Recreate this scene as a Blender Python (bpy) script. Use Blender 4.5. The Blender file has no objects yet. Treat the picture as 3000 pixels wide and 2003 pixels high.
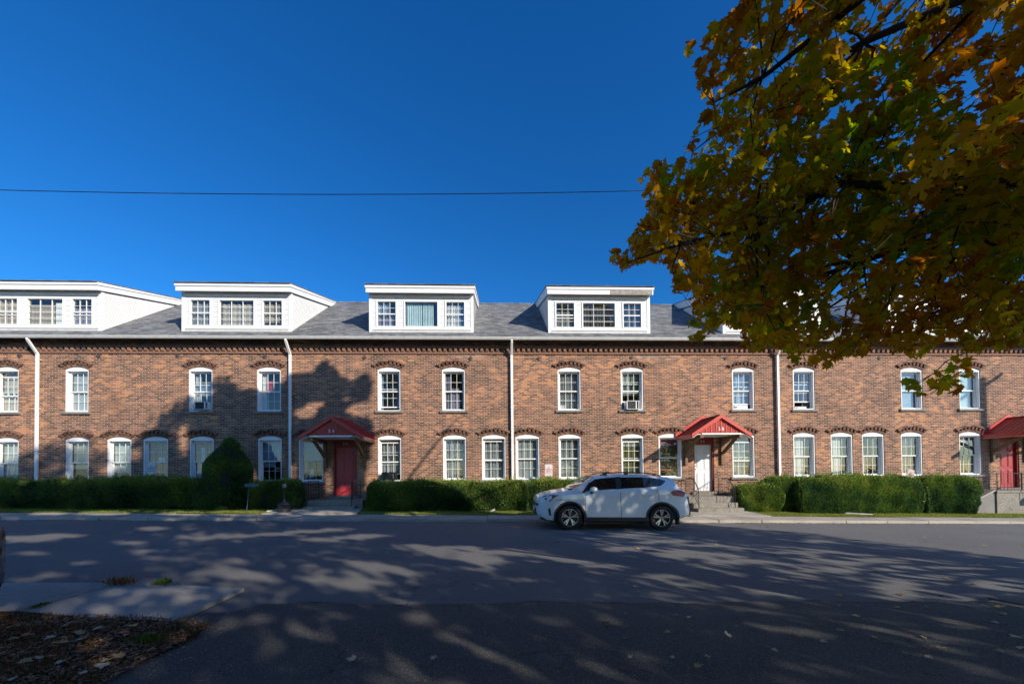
import bpy, math, random
import numpy as np
from mathutils import Vector, Matrix

S = bpy.context.scene
COL = S.collection
R = math.radians

# ------------------------------------------------------------------ camera
F, YAW, TILT, ROLL, D, HC = 1150.0, .0414, .016, .0102, 16.7, 1.6   # focal length in photo pixels, angles, distance to facade, eye height
SHY = 1387 - 1001.5 - F*math.tan(TILT)
cd = bpy.data.cameras.new('camera'); cam = bpy.data.objects.new('camera', cd); COL.objects.link(cam)
cd.sensor_width = 36; cd.lens = F/3000*36; cd.shift_y = SHY/3000
cd.clip_start = .05; cd.clip_end = 2000
M = Matrix.Rotation(-YAW, 4, 'Z') @ Matrix.Rotation(math.pi/2+TILT, 4, 'X') @ Matrix.Rotation(-ROLL, 4, 'Z')
cam.matrix_world = Matrix.Translation((0, -D, HC)) @ M
S.camera = cam
RM = np.array(M.to_3x3()); CP = np.array([0, -D, HC])

# ------------------------------------------------------------------ sky, sun, exposure
SUND = np.array([-1.40, 1.36, -.92]); SUND = SUND/np.linalg.norm(SUND)
w = bpy.data.worlds.new('World'); S.world = w; w.use_nodes = True
nt = w.node_tree; nt.nodes.clear()
sk = nt.nodes.new('ShaderNodeTexSky'); sk.sky_type = 'NISHITA'; sk.sun_disc = False
sk.sun_elevation = R(25.2); sk.sun_rotation = math.atan2(1.40, -1.36)
sk.air_density = 1.0; sk.dust_density = .25; sk.ozone_density = 2.6; sk.altitude = 200
hs = nt.nodes.new('ShaderNodeHueSaturation'); hs.inputs['Saturation'].default_value = 1.32; hs.inputs['Value'].default_value = 1.0
bg = nt.nodes.new('ShaderNodeBackground'); bg.inputs['Strength'].default_value = .105
wo = nt.nodes.new('ShaderNodeOutputWorld')
# clear polarised autumn sky: deep blue away from the sun, boosted and paler behind the camera to fill shade
tcw = nt.nodes.new('ShaderNodeTexCoord'); sx = nt.nodes.new('ShaderNodeSeparateXYZ'); mr = nt.nodes.new('ShaderNodeMapRange'); mr.interpolation_type = 'SMOOTHSTEP'
mr.inputs['From Min'].default_value = .35; mr.inputs['From Max'].default_value = -.6
tn = nt.nodes.new('ShaderNodeMix'); tn.data_type = 'RGBA'; tn.inputs[6].default_value = (.40, .93, 1.27, 1); tn.inputs[7].default_value = (1.15, 1.45, 1.75, 1)
ml = nt.nodes.new('ShaderNodeMix'); ml.data_type = 'RGBA'; ml.blend_type = 'MULTIPLY'; ml.inputs[0].default_value = 1
nt.links.new(tcw.outputs['Generated'], sx.inputs[0]); nt.links.new(sx.outputs[1], mr.inputs['Value']); nt.links.new(mr.outputs[0], tn.inputs[0])
nt.links.new(sk.outputs[0], hs.inputs['Color']); nt.links.new(hs.outputs[0], ml.inputs[6]); nt.links.new(tn.outputs[2], ml.inputs[7]); nt.links.new(ml.outputs[2], bg.inputs[0]); nt.links.new(bg.outputs[0], wo.inputs[0])
sd = bpy.data.lights.new('sun', 'SUN'); sd.energy = 5.0; sd.angle = R(.53); sd.color = (1, .90, .75)
sun = bpy.data.objects.new('sun', sd); COL.objects.link(sun)
sun.rotation_euler = Vector(SUND).to_track_quat('-Z', 'Y').to_euler(); sun.location = (20, -30, 30)
S.view_settings.view_transform = 'Standard'; S.view_settings.look = 'None'
S.view_settings.exposure = 0.36; S.view_settings.gamma = 1.0
S.render.engine = 'CYCLES'
S.cycles.max_bounces = 10; S.cycles.diffuse_bounces = 7; S.cycles.transparent_max_bounces = 12

# ------------------------------------------------------------------ helpers
def ray(x, y): return RM @ np.array([(x-1500)/F, -(y-1001.5-SHY)/F, -1.0])
def onY(x, y, Y=0.0):
    d = ray(x, y); t = (Y-CP[1])/d[1]; return CP+d*t
def gz(x): return -.0195*max(-60, min(60, x))
def onG(x, y, z0=0.0):
    d = ray(x, y); t = (z0-CP[2])/(d[2]+.0195*d[0]); return CP+d*t
def project(P):
    q = (P-CP) @ RM; q2 = np.where(-q[:, 2] > .05, -q[:, 2], np.nan)
    return 1500+F*q[:, 0]/q2, 1001.5+SHY-F*q[:, 1]/q2, -q[:, 2]

def tag(o, label=None, cat=None, group=None, kind=None):
    if label: o['label'] = label
    if cat: o['category'] = cat
    if group: o['group'] = group
    if kind: o['kind'] = kind
    return o
def empty(name, loc=(0, 0, 0), rz=0, label=None, cat=None, group=None, parent=None):
    o = bpy.data.objects.new(name, None); COL.objects.link(o); o.empty_display_size = .2
    o.location = loc; o.rotation_euler = (0, 0, rz)
    if parent: o.parent = parent
    return tag(o, label, cat, group)

class MB:
    def __init__(s): s.v = []; s.f = []; s.m = []; s.c = 0
    def mat(s, i): s.c = i; return s
    def add(s, vs, fs):
        b = len(s.v); s.v += [tuple(map(float, p)) for p in vs]
        for f in fs: s.f.append([b+i for i in f]); s.m.append(s.c)
        return s
    def quad(s, a, b, c, d): return s.add([a, b, c, d], [(0, 1, 2, 3)])
    def box(s, x0, x1, y0, y1, z0, z1):
        return s.add([(x0, y0, z0), (x1, y0, z0), (x1, y1, z0), (x0, y1, z0), (x0, y0, z1), (x1, y0, z1), (x1, y1, z1), (x0, y1, z1)],
                     [(0, 3, 2, 1), (4, 5, 6, 7), (0, 1, 5, 4), (1, 2, 6, 5), (2, 3, 7, 6), (3, 0, 4, 7)])
    def hexa(s, p): return s.add(p, [(0, 3, 2, 1), (4, 5, 6, 7), (0, 1, 5, 4), (1, 2, 6, 5), (2, 3, 7, 6), (3, 0, 4, 7)])
    def prism(s, poly, axis, a, b):
        n = len(poly)
        def P(u, v, t): return {'x': (t, u, v), 'y': (u, t, v), 'z': (u, v, t)}[axis]
        vs = [P(u, v, a) for u, v in poly]+[P(u, v, b) for u, v in poly]
        return s.add(vs, [tuple(range(n))[::-1], tuple(range(n, 2*n))]+[(i, (i+1) % n, n+(i+1) % n, n+i) for i in range(n)])
    def bar(s, p0, p1, w, h=None):     # rectangular bar between two points
        h = h or w; p0 = Vector(p0); p1 = Vector(p1); d = (p1-p0).normalized()
        up = Vector((0, 0, 1)) if abs(d.z) < .95 else Vector((0, 1, 0))
        a = d.cross(up).normalized()*w/2; b = a.normalized().cross(d).normalized()*h/2
        return s.hexa([p0-a-b, p0+a-b, p0+a+b, p0-a+b, p1-a-b, p1+a-b, p1+a+b, p1-a+b])
    def tube(s, pts, rs, n=8, cap=True):
        pts = [Vector(p) for p in pts]; rings = []
        if not hasattr(rs, '__len__'): rs = [rs]*len(pts)
        for i, p in enumerate(pts):
            d = (pts[min(i+1, len(pts)-1)]-pts[max(i-1, 0)]).normalized()
            up = Vector((0, 0, 1)) if abs(d.z) < .9 else Vector((1, 0, 0))
            a = d.cross(up).normalized(); b = d.cross(a)
            rings.append([p+(a*math.cos(t)+b*math.sin(t))*rs[i] for t in [2*math.pi*k/n for k in range(n)]])
        vs = [q for r in rings for q in r]; fs = []
        for i in range(len(pts)-1):
            for k in range(n): fs.append((i*n+k, i*n+(k+1) % n, (i+1)*n+(k+1) % n, (i+1)*n+k))
        if cap: fs += [tuple(range(n))[::-1], tuple(range((len(pts)-1)*n, len(pts)*n))]
        return s.add(vs, fs)
    def lathe(s, prof, c=(0, 0, 0), n=24, axis='z'):
        vs = []
        for r, h in prof:
            for k in range(n):
                t = 2*math.pi*k/n; u, v = r*math.cos(t), r*math.sin(t)
                vs.append((c[0]+u, c[1]+v, c[2]+h) if axis == 'z' else (c[0]+u, c[1]+h, c[2]+v))
        fs = [(i*n+k, i*n+(k+1) % n, (i+1)*n+(k+1) % n, (i+1)*n+k) for i in range(len(prof)-1) for k in range(n)]
        return s.add(vs, fs)
    def build(s, name, mats, parent=None, smooth=False, bevel=0):
        me = bpy.data.meshes.new(name); me.from_pydata(s.v, [], s.f)
        if not isinstance(mats, (list, tuple)): mats = [mats]
        for m in mats: me.materials.append(m)
        if len(mats) > 1: me.polygons.foreach_set('material_index', s.m)
        if smooth: me.shade_smooth()
        me.update()
        o = bpy.data.objects.new(name, me); COL.objects.link(o)
        if parent: o.parent = parent
        if bevel:
            b = o.modifiers.new('bevel', 'BEVEL'); b.width = bevel; b.segments = 2; b.limit_method = 'ANGLE'
        return o

def np_mesh(name, V, Fc, mats, parent=None, attr=None, smooth=False):
    """V (n,3), Fc (m,k) faces, attr per-vertex float"""
    me = bpy.data.meshes.new(name); n = len(V); m, k = Fc.shape
    me.vertices.add(n); me.vertices.foreach_set('co', np.asarray(V, np.float32).ravel())
    me.loops.add(m*k); me.loops.foreach_set('vertex_index', np.asarray(Fc, np.int32).ravel())
    me.polygons.add(m); me.polygons.foreach_set('loop_start', np.arange(0, m*k, k, dtype=np.int32))
    me.update(calc_edges=True); me.validate()
    if attr is not None:
        a = me.attributes.new('var', 'FLOAT', 'POINT'); a.data.foreach_set('value', np.asarray(attr, np.float32))
    me.materials.append(mats)
    if smooth: me.shade_smooth()
    o = bpy.data.objects.new(name, me); COL.objects.link(o)
    if parent: o.parent = parent
    return o

def text_mesh(txt, size, mat, name='number', spacing=1.0, align='CENTER', parent=None, thick=.004, line=1.0):
    c = bpy.data.curves.new(name, 'FONT'); c.body = txt; c.size = size; c.align_x = align; c.align_y = 'CENTER'
    c.extrude = thick; c.space_character = spacing; c.space_line = line; c.resolution_u = 3
    t = bpy.data.objects.new(name, c); COL.objects.link(t)
    me = bpy.data.meshes.new_from_object(t.evaluated_get(bpy.context.evaluated_depsgraph_get()))
    COL.objects.unlink(t); bpy.data.objects.remove(t)
    me.materials.clear(); me.materials.append(mat)
    o = bpy.data.objects.new(name, me); COL.objects.link(o); o.rotation_euler = (R(90), 0, 0)
    if parent: o.parent = parent
    return o

# ------------------------------------------------------------------ materials
def newmat(name):
    m = bpy.data.materials.new(name); m.use_nodes = True
    return m, m.node_tree, m.node_tree.nodes['Principled BSDF']
def N(t, typ, **kw):
    n = t.nodes.new(typ)
    for k, v in kw.items(): setattr(n, k, v)
    return n
def ramp(t, src, stops):
    r = N(t, 'ShaderNodeValToRGB'); e = r.color_ramp.elements
    while len(e) < len(stops): e.new(.5)
    for i, (p, c) in enumerate(stops): e[i].position = p; e[i].color = (*c, 1)
    t.links.new(src, r.inputs[0]); return r.outputs[0]
def math_n(t, op, a, b=None, clamp=False):
    n = N(t, 'ShaderNodeMath', operation=op, use_clamp=clamp)
    for i, v in enumerate((a, b)):
        if v is None: continue
        if isinstance(v, (int, float)): n.inputs[i].default_value = v
        else: t.links.new(v, n.inputs[i])
    return n.outputs[0]
def noise(t, scale, detail=4, vec=None, rough=.55):
    n = N(t, 'ShaderNodeTexNoise'); n.inputs['Scale'].default_value = scale; n.inputs['Detail'].default_value = detail
    n.inputs['Roughness'].default_value = rough
    if vec is None: vec = N(t, 'ShaderNodeTexCoord').outputs['Object']
    t.links.new(vec, n.inputs['Vector']); return n.outputs[0]
def mixc(t, fac, a, b, mode='MIX'):
    n = N(t, 'ShaderNodeMix', data_type='RGBA', blend_type=mode)
    for i, v in ((0, fac), (6, a), (7, b)):
        if isinstance(v, (int, float)): n.inputs[i].default_value = v
        elif isinstance(v, tuple): n.inputs[i].default_value = (*v, 1)
        else: t.links.new(v, n.inputs[i])
    return n.outputs[2]
def bump(t, b, h, strength, dist=.02):
    n = N(t, 'ShaderNodeBump'); n.inputs['Strength'].default_value = strength; n.inputs['Distance'].default_value = dist
    t.links.new(h, n.inputs['Height']); t.links.new(n.outputs[0], b.inputs['Normal'])
def simple(name, c, rough=.6, metal=0, var=.12, scale=6, spec=None, coat=0, bmp=0):
    m, t, b = newmat(name)
    n = noise(t, scale)
    col = ramp(t, n, [(.3, tuple(x*(1-var) for x in c)), (.7, tuple(min(1, x*(1+var)) for x in c))])
    t.links.new(col, b.inputs['Base Color']); b.inputs['Roughness'].default_value = rough; b.inputs['Metallic'].default_value = metal
    if spec is not None: b.inputs['Specular IOR Level'].default_value = spec
    if coat: b.inputs['Coat Weight'].default_value = coat; b.inputs['Coat Roughness'].default_value = .03
    if bmp: bump(t, b, n, bmp)
    return m

def brick_mat(name, dark=1.0):
    m, t, b = newmat(name)
    tc = N(t, 'ShaderNodeTexCoord').outputs['Object']; sp = N(t, 'ShaderNodeSeparateXYZ'); t.links.new(tc, sp.inputs[0])
    cb = N(t, 'ShaderNodeCombineXYZ'); t.links.new(math_n(t, 'ADD', sp.outputs[0], sp.outputs[1]), cb.inputs[0]); t.links.new(sp.outputs[2], cb.inputs[1])
    warp = N(t, 'ShaderNodeVectorMath', operation='ADD')
    nz = N(t, 'ShaderNodeTexNoise'); nz.inputs['Scale'].default_value = 3; t.links.new(cb.outputs[0], nz.inputs['Vector'])
    scl = N(t, 'ShaderNodeVectorMath', operation='SCALE'); scl.inputs['Scale'].default_value = .012; t.links.new(nz.outputs['Color'], scl.inputs[0])
    t.links.new(cb.outputs[0], warp.inputs[0]); t.links.new(scl.outputs[0], warp.inputs[1])
    br = N(t, 'ShaderNodeTexBrick'); t.links.new(warp.outputs[0], br.inputs['Vector'])
    for k, v in (('Scale', 1), ('Mortar Size', .0105), ('Mortar Smooth', .35), ('Bias', 0), ('Brick Width', .228), ('Row Height', .0735)): br.inputs[k].default_value = v
    br.inputs['Color1'].default_value = (0, 0, 0, 1); br.inputs['Color2'].default_value = (1, 1, 1, 1); br.inputs['Mortar'].default_value = (.5, .5, .5, 1)
    big = noise(t, .45, 4, tc); mid = noise(t, 2.2, 3, tc)
    v = math_n(t, 'ADD', math_n(t, 'MULTIPLY', br.outputs['Color'], .95), math_n(t, 'MULTIPLY', math_n(t, 'SUBTRACT', big, .5), 1.4))
    v = math_n(t, 'ADD', v, math_n(t, 'MULTIPLY', math_n(t, 'SUBTRACT', mid, .42), .9))
    k = dark
    col = ramp(t, v, [(.0, (.075*k, .046*k, .038*k)), (.22, (.128*k, .071*k, .053*k)), (.46, (.195*k, .098*k, .068*k)), (.75, (.272*k, .132*k, .087*k)), (.95, (.36*k, .178*k, .110*k)), (1., (.50*k, .22*k, .095*k))])
    # pale mineral bloom under the cornice in two places
    def blob(cx, cz, rx, rz):
        a = math_n(t, 'POWER', math_n(t, 'DIVIDE', math_n(t, 'SUBTRACT', sp.outputs[0], cx), rx), 2.0)
        c = math_n(t, 'POWER', math_n(t, 'DIVIDE', math_n(t, 'SUBTRACT', sp.outputs[2], cz), rz), 2.0)
        return math_n(t, 'SUBTRACT', 1.0, math_n(t, 'ADD', a, c), True)
    bl = math_n(t, 'ADD', blob(-1.1, 6.72, 1.3, .22), blob(7.1, 6.65, 1.2, .3), True)
    bl = math_n(t, 'ADD', bl, math_n(t, 'MULTIPLY', math_n(t, 'SUBTRACT', noise(t, .9, 3, tc), .66), 2.2), True)
    bl = math_n(t, 'MULTIPLY', bl, math_n(t, 'MULTIPLY', noise(t, 7, 4, tc), 1.3), True)
    col = mixc(t, bl, col, (.46, .40, .37))
    col = mixc(t, math_n(t, 'MULTIPLY', br.outputs['Fac'], .9), col, (.52*k, .375*k, .265*k))
    st = math_n(t, 'MULTIPLY', math_n(t, 'SUBTRACT', noise(t, .8, 6, tc), .54), 3.0, True)
    col = mixc(t, math_n(t, 'MULTIPLY', st, .8), col, (.075, .052, .043))
    # run-off streaks down the wall: noise stretched along z
    sv = N(t, 'ShaderNodeMapping'); sv.inputs['Scale'].default_value = (2.6, 1, .16); t.links.new(tc, sv.inputs[0])
    sk_ = math_n(t, 'MULTIPLY', math_n(t, 'SUBTRACT', noise(t, 1.0, 4, sv.outputs[0]), .58), 3.0, True)
    col = mixc(t, math_n(t, 'MULTIPLY', sk_, .55), col, (.06, .045, .04))
    # redder, newer brick low by the doors and in repointed patches
    rp = math_n(t, 'MULTIPLY', math_n(t, 'SUBTRACT', noise(t, .55, 2, tc), .62), 4.0, True)
    col = mixc(t, math_n(t, 'MULTIPLY', rp, .45), col, (.36, .15, .08))
    t.links.new(col, b.inputs['Base Color']); b.inputs['Roughness'].default_value = .9; b.inputs['Specular IOR Level'].default_value = .2
    inv = math_n(t, 'SUBTRACT', 1.0, br.outputs['Fac'])
    bump(t, b, math_n(t, 'ADD', inv, math_n(t, 'MULTIPLY', noise(t, 30, 3, tc), .5)), .7, .012)
    return m

def shingle_mat():
    m, t, b = newmat('asphalt_shingles')
    tc = N(t, 'ShaderNodeTexCoord').outputs['Object']; sp = N(t, 'ShaderNodeSeparateXYZ'); t.links.new(tc, sp.inputs[0])
    cb = N(t, 'ShaderNodeCombineXYZ'); t.links.new(sp.outputs[0], cb.inputs[0]); t.links.new(math_n(t, 'MULTIPLY', sp.outputs[1], 1.22), cb.inputs[1])
    br = N(t, 'ShaderNodeTexBrick'); t.links.new(cb.outputs[0], br.inputs['Vector'])
    for k, v in (('Scale', 1), ('Mortar Size', .008), ('Mortar Smooth', .3), ('Brick Width', .31), ('Row Height', .145)): br.inputs[k].default_value = v
    br.inputs['Color1'].default_value = (0, 0, 0, 1); br.inputs['Color2'].default_value = (1, 1, 1, 1); br.inputs['Mortar'].default_value = (.1, .1, .1, 1)
    v = math_n(t, 'ADD', math_n(t, 'MULTIPLY', br.outputs['Color'], .6), math_n(t, 'MULTIPLY', noise(t, 5, 5, tc), .5))
    col = ramp(t, v, [(.1, (.075, .077, .082)), (.5, (.14, .143, .15)), (.9, (.235, .24, .24))])
    col = mixc(t, math_n(t, 'MULTIPLY', math_n(t, 'SUBTRACT', noise(t, .7, 5, tc), .5), 2.0, True), col, (.085, .082, .075))
    t.links.new(col, b.inputs['Base Color']); b.inputs['Roughness'].default_value = .95; b.inputs['Specular IOR Level'].default_value = .15
    bump(t, b, math_n(t, 'SUBTRACT', 1.0, br.outputs['Fac']), .6, .012)
    return m

def asphalt_mat(name, lo, hi, speck, sc, bstr):
    m, t, b = newmat(name)
    tc = N(t, 'ShaderNodeTexCoord').outputs['Object']
    big = noise(t, .35, 5, tc); fine = noise(t, sc, 2, tc, .7)
    vo = N(t, 'ShaderNodeTexVoronoi'); vo.inputs['Scale'].default_value = sc*2.2; t.links.new(tc, vo.inputs['Vector'])
    col = ramp(t, math_n(t, 'ADD', math_n(t, 'MULTIPLY', big, .5), math_n(t, 'MULTIPLY', fine, .5)), [(.35, (lo, lo, lo*1.03)), (.65, (hi, hi*.99, hi*.97))])
    vc = N(t, 'ShaderNodeSeparateColor'); t.links.new(vo.outputs['Color'], vc.inputs[0])
    col = mixc(t, math_n(t, 'GREATER_THAN', vc.outputs[0], 1-speck), col, (.17, .165, .16))
    # cracks
    vk = N(t, 'ShaderNodeTexVoronoi', feature='DISTANCE_TO_EDGE'); vk.inputs['Scale'].default_value = .55
    wv = N(t, 'ShaderNodeVectorMath', operation='ADD'); ns = N(t, 'ShaderNodeTexNoise'); ns.inputs['Scale'].default_value = 2.5; ns.inputs['Detail'].default_value = 6
    t.links.new(tc, ns.inputs['Vector']); t.links.new(tc, wv.inputs[0]); t.links.new(ns.outputs['Color'], wv.inputs[1]); t.links.new(wv.outputs[0], vk.inputs['Vector'])
    cr = math_n(t, 'MULTIPLY', math_n(t, 'LESS_THAN', vk.outputs['Distance'], .0042), math_n(t, 'GREATER_THAN', noise(t, .5, 2, tc), .57))
    col = mixc(t, math_n(t, 'MULTIPLY', cr, .75), col, (.02, .02, .02))
    # old patches and drips of oil, and tyre-polished lanes along x
    ol = math_n(t, 'MULTIPLY', math_n(t, 'SUBTRACT', noise(t, 1.3, 5, tc, .6), .66), 6.0, True)
    col = mixc(t, math_n(t, 'MULTIPLY', ol, .55), col, (.028, .028, .03))
    lv = N(t, 'ShaderNodeMapping'); lv.inputs['Scale'].default_value = (.06, 1.1, 1); t.links.new(tc, lv.inputs[0])
    ln_ = math_n(t, 'MULTIPLY', math_n(t, 'SUBTRACT', noise(t, 1.0, 3, lv.outputs[0]), .5), 1.2, True)
    col = mixc(t, ln_, col, (.15, .145, .14))
    t.links.new(col, b.inputs['Base Color']); b.inputs['Roughness'].default_value = .82; b.inputs['Specular IOR Level'].default_value = .35
    bump(t, b, math_n(t, 'ADD', fine, math_n(t, 'MULTIPLY', vo.outputs['Distance'], .8)), bstr, .012)
    return m

def concrete_mat(name, c, agg=0.0):
    m, t, b = newmat(name)
    tc = N(t, 'ShaderNodeTexCoord').outputs['Object']
    v = math_n(t, 'ADD', math_n(t, 'MULTIPLY', noise(t, 1.2, 5, tc), .6), math_n(t, 'MULTIPLY', noise(t, 60 if agg else 25, 3, tc, .7), .4))
    col = ramp(t, v, [(.3, tuple(x*.55 for x in c)), (.5, c), (.72, tuple(min(1, x*1.3) for x in c))])
    if agg:
        vo = N(t, 'ShaderNodeTexVoronoi'); vo.inputs['Scale'].default_value = 45; t.links.new(tc, vo.inputs['Vector'])
        sc = N(t, 'ShaderNodeSeparateColor'); t.links.new(vo.outputs['Color'], sc.inputs[0])
        col = mixc(t, agg, col, ramp(t, sc.outputs[0], [(.2, (.06, .055, .05)), (.9, (.55, .5, .42))]))
    t.links.new(col, b.inputs['Base Color']); b.inputs['Roughness'].default_value = .88
    bump(t, b, v, .4, .01)
    return m

def grass_mat(name, c1, c2, c3):
    m, t, b = newmat(name)
    tc = N(t, 'ShaderNodeTexCoord').outputs['Object']
    v = math_n(t, 'ADD', math_n(t, 'MULTIPLY', noise(t, 1.3, 5, tc), .6), math_n(t, 'MULTIPLY', noise(t, 40, 3, tc), .4))
    t.links.new(ramp(t, v, [(.35, c1), (.5, c2), (.68, c3)]), b.inputs['Base Color']); b.inputs['Roughness'].default_value = .95
    b.inputs['Specular IOR Level'].default_value = .1; bump(t, b, noise(t, 60, 3, tc), 1.0, .03)
    return m

def leaf_mat(name, stops, trans=.45, spec=.3):
    m, t, b = newmat(name)
    a = N(t, 'ShaderNodeAttribute', attribute_name='var')
    col = ramp(t, a.outputs['Fac'], stops)
    t.links.new(col, b.inputs['Base Color']); b.inputs['Roughness'].default_value = .5; b.inputs['Specular IOR Level'].default_value = spec
    tr = N(t, 'ShaderNodeBsdfTranslucent'); mx = N(t, 'ShaderNodeMixShader'); mx.inputs[0].default_value = trans
    hs_ = N(t, 'ShaderNodeHueSaturation'); hs_.inputs['Saturation'].default_value = 1.1; hs_.inputs['Value'].default_value = 1.12; t.links.new(col, hs_.inputs['Color'])
    t.links.new(hs_.outputs[0], tr.inputs['Color'])
    out = t.nodes['Material Output']; t.links.new(b.outputs[0], mx.inputs[1]); t.links.new(tr.outputs[0], mx.inputs[2]); t.links.new(mx.outputs[0], out.inputs[0])
    return m

def glass_mat():
    m, t, b = newmat('window_glass'); t.nodes.remove(b)
    tr = N(t, 'ShaderNodeBsdfTransparent'); tr.inputs[0].default_value = (.80, .84, .84, 1)
    gl = N(t, 'ShaderNodeBsdfGlossy'); gl.inputs['Roughness'].default_value = .02
    lw_ = N(t, 'ShaderNodeLayerWeight'); lw_.inputs['Blend'].default_value = .5
    bp = N(t, 'ShaderNodeBump'); bp.inputs['Strength'].default_value = .06; bp.inputs['Distance'].default_value = .05; t.links.new(noise(t, 3, 2), bp.inputs['Height'])
    t.links.new(bp.outputs[0], gl.inputs['Normal'])
    mx = N(t, 'ShaderNodeMixShader'); t.links.new(math_n(t, 'ADD', math_n(t, 'MULTIPLY', math_n(t, 'POWER', lw_.outputs['Facing'], 3.0), .7), .11, True), mx.inputs[0])
    t.links.new(tr.outputs[0], mx.inputs[1]); t.links.new(gl.outputs[0], mx.inputs[2]); t.links.new(mx.outputs[0], t.nodes['Material Output'].inputs[0])
    return m

BRICK = brick_mat('brown_brick'); BRICKD = brick_mat('dark_brick', .72)
def brick_plain(nm, k):
    m, t, b = newmat(nm); tc = N(t, 'ShaderNodeTexCoord').outputs['Object']
    gm = N(t, 'ShaderNodeNewGeometry')
    v = math_n(t, 'ADD', math_n(t, 'MULTIPLY', gm.outputs['Random Per Island'], .75), math_n(t, 'MULTIPLY', noise(t, 12, 4, tc), .35))
    col = ramp(t, v, [(.15, (.062*k, .042*k, .035*k)), (.5, (.125*k, .072*k, .054*k)), (.85, (.175*k, .095*k, .064*k)), (1, (.26*k, .115*k, .06*k))])
    t.links.new(col, b.inputs['Base Color']); b.inputs['Roughness'].default_value = .9; b.inputs['Specular IOR Level'].default_value = .2
    return m
HOOD = brick_plain('hood_brick', 1.3); CORN = brick_plain('cornice_brick', 1.75)
SHING = shingle_mat()
WHITE = simple('white_paint', (.80, .80, .79), .45, var=.04)
def weathered(name, c, dirt, rough=.5):
    m, t, b = newmat(name); tc = N(t, 'ShaderNodeTexCoord').outputs['Object']
    mp = N(t, 'ShaderNodeMapping'); mp.inputs['Scale'].default_value = (3.5, 3.5, .7); t.links.new(tc, mp.inputs[0])
    v = math_n(t, 'MULTIPLY', math_n(t, 'SUBTRACT', noise(t, 2.0, 6, mp.outputs[0], .65), .52), 2.6, True)
    col = mixc(t, math_n(t, 'MULTIPLY', v, .7), c, dirt)
    t.links.new(col, b.inputs['Base Color']); b.inputs['Roughness'].default_value = rough; return m
WHITEV = weathered('white_vinyl', (.78, .78, .77), (.52, .51, .48))
TRIMW = weathered('white_fascia', (.76, .76, .75), (.50, .48, .44))
GUTM = simple('gutter_metal', (.50, .50, .48), .45, var=.12)
WOODW = simple('weathered_wood', (.30, .26, .22), .8, var=.35, scale=9)
WOODB = simple('bracket_timber', (.17, .095, .048), .7, var=.3, scale=11)
GLASS = glass_mat()
SILLM = simple('slate_sill', (.19, .185, .17), .8, var=.25, scale=9)
IRON = simple('black_iron', (.02, .018, .018), .45, var=.2)
PLATEM = simple('anchor_iron', (.075, .062, .055), .7, var=.3)
def red_metal():
    m, t, b = newmat('red_metal_roof'); tc = N(t, 'ShaderNodeTexCoord').outputs['Object']
    v = math_n(t, 'MULTIPLY', math_n(t, 'SUBTRACT', noise(t, 3.5, 6, tc, .65), .5), 2.4, True)
    col = mixc(t, math_n(t, 'MULTIPLY', v, .6), (.52, .048, .032), (.44, .10, .075))
    t.links.new(col, b.inputs['Base Color']); b.inputs['Roughness'].default_value = .38
    bump(t, b, noise(t, 9, 2, tc), .15, .01); return m
REDM = red_metal()
REDP = simple('red_door_paint', (.36, .03, .035), .38, var=.08)
REDT = simple('dark_red_trim', (.24, .022, .02), .5, var=.1)
WDOOR = simple('white_door_paint', (.72, .73, .74), .4, var=.03)
STEPM = concrete_mat('aggregate_concrete', (.205, .185, .155), .3)
CONC = concrete_mat('sidewalk_concrete', (.34, .305, .255))
CONC2 = concrete_mat('near_sidewalk_concrete', (.29, .275, .25))
STONE = concrete_mat('foundation_stone', (.20, .19, .175))
INTER = simple('room_interior', (.24, .245, .25), .9)
ROAD = asphalt_mat('road_asphalt', .112, .165, .03, 70, .5)
DRIVE = asphalt_mat('driveway_asphalt', .045, .098, .13, 60, 1.0)
GRASSM = grass_mat('lawn_soil', (.07, .07, .02), (.16, .18, .03), (.28, .27, .06))
SOIL = grass_mat('leaf_soil', (.02, .014, .009), (.045, .03, .018), (.09, .06, .035))
CHROME = simple('chrome', (.7, .7, .7), .15, 1, var=.02)
BLACKP = simple('black_plastic', (.016, .016, .018), .5, var=.2)
def fabric(c, n='curtain_cloth'):
    return simple(n, c, .9, var=.1, scale=4)

# ------------------------------------------------------------------ ground, road, pavements
def sheet(name, poly, mat, z0=0., kind='structure', thick=0, label=None):
    mb = MB(); n = len(poly)
    top = [(x, y, gz(x)+z0) for x, y in poly]
    if thick:
        bot = [(x, y, gz(x)+z0-thick) for x, y in poly]
        mb.add(top+bot, [tuple(range(n))]+[(i, n+i, n+(i+1) % n, (i+1) % n) for i in range(n)])
    else: mb.add(top, [tuple(range(n))])
    o = mb.build(name, mat); o['kind'] = kind
    if label: o['label'] = label
    return o
random.seed(4)
g = MB()
xs = [-600, -60, -40, -20, 0, 20, 40, 60, 600]; ys = [-600, -60, -30, -14, 0, 30, 600]
for i in range(len(xs)-1):
    for j in range(len(ys)-1):
        g.quad(*[(x, y, gz(x)-.08) for x, y in ((xs[i], ys[j]), (xs[i+1], ys[j]), (xs[i+1], ys[j+1]), (xs[i], ys[j+1]))])
g.build('ground', SOIL)['kind'] = 'structure'
road = MB()
for i in range(-60, 60, 4):
    road.quad((i, -12.3, gz(i)), (i+4, -12.3, gz(i+4)), (i+4, -3.55, gz(i+4)), (i, -3.55, gz(i)))
road.build('road', ROAD)['kind'] = 'structure'
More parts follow.
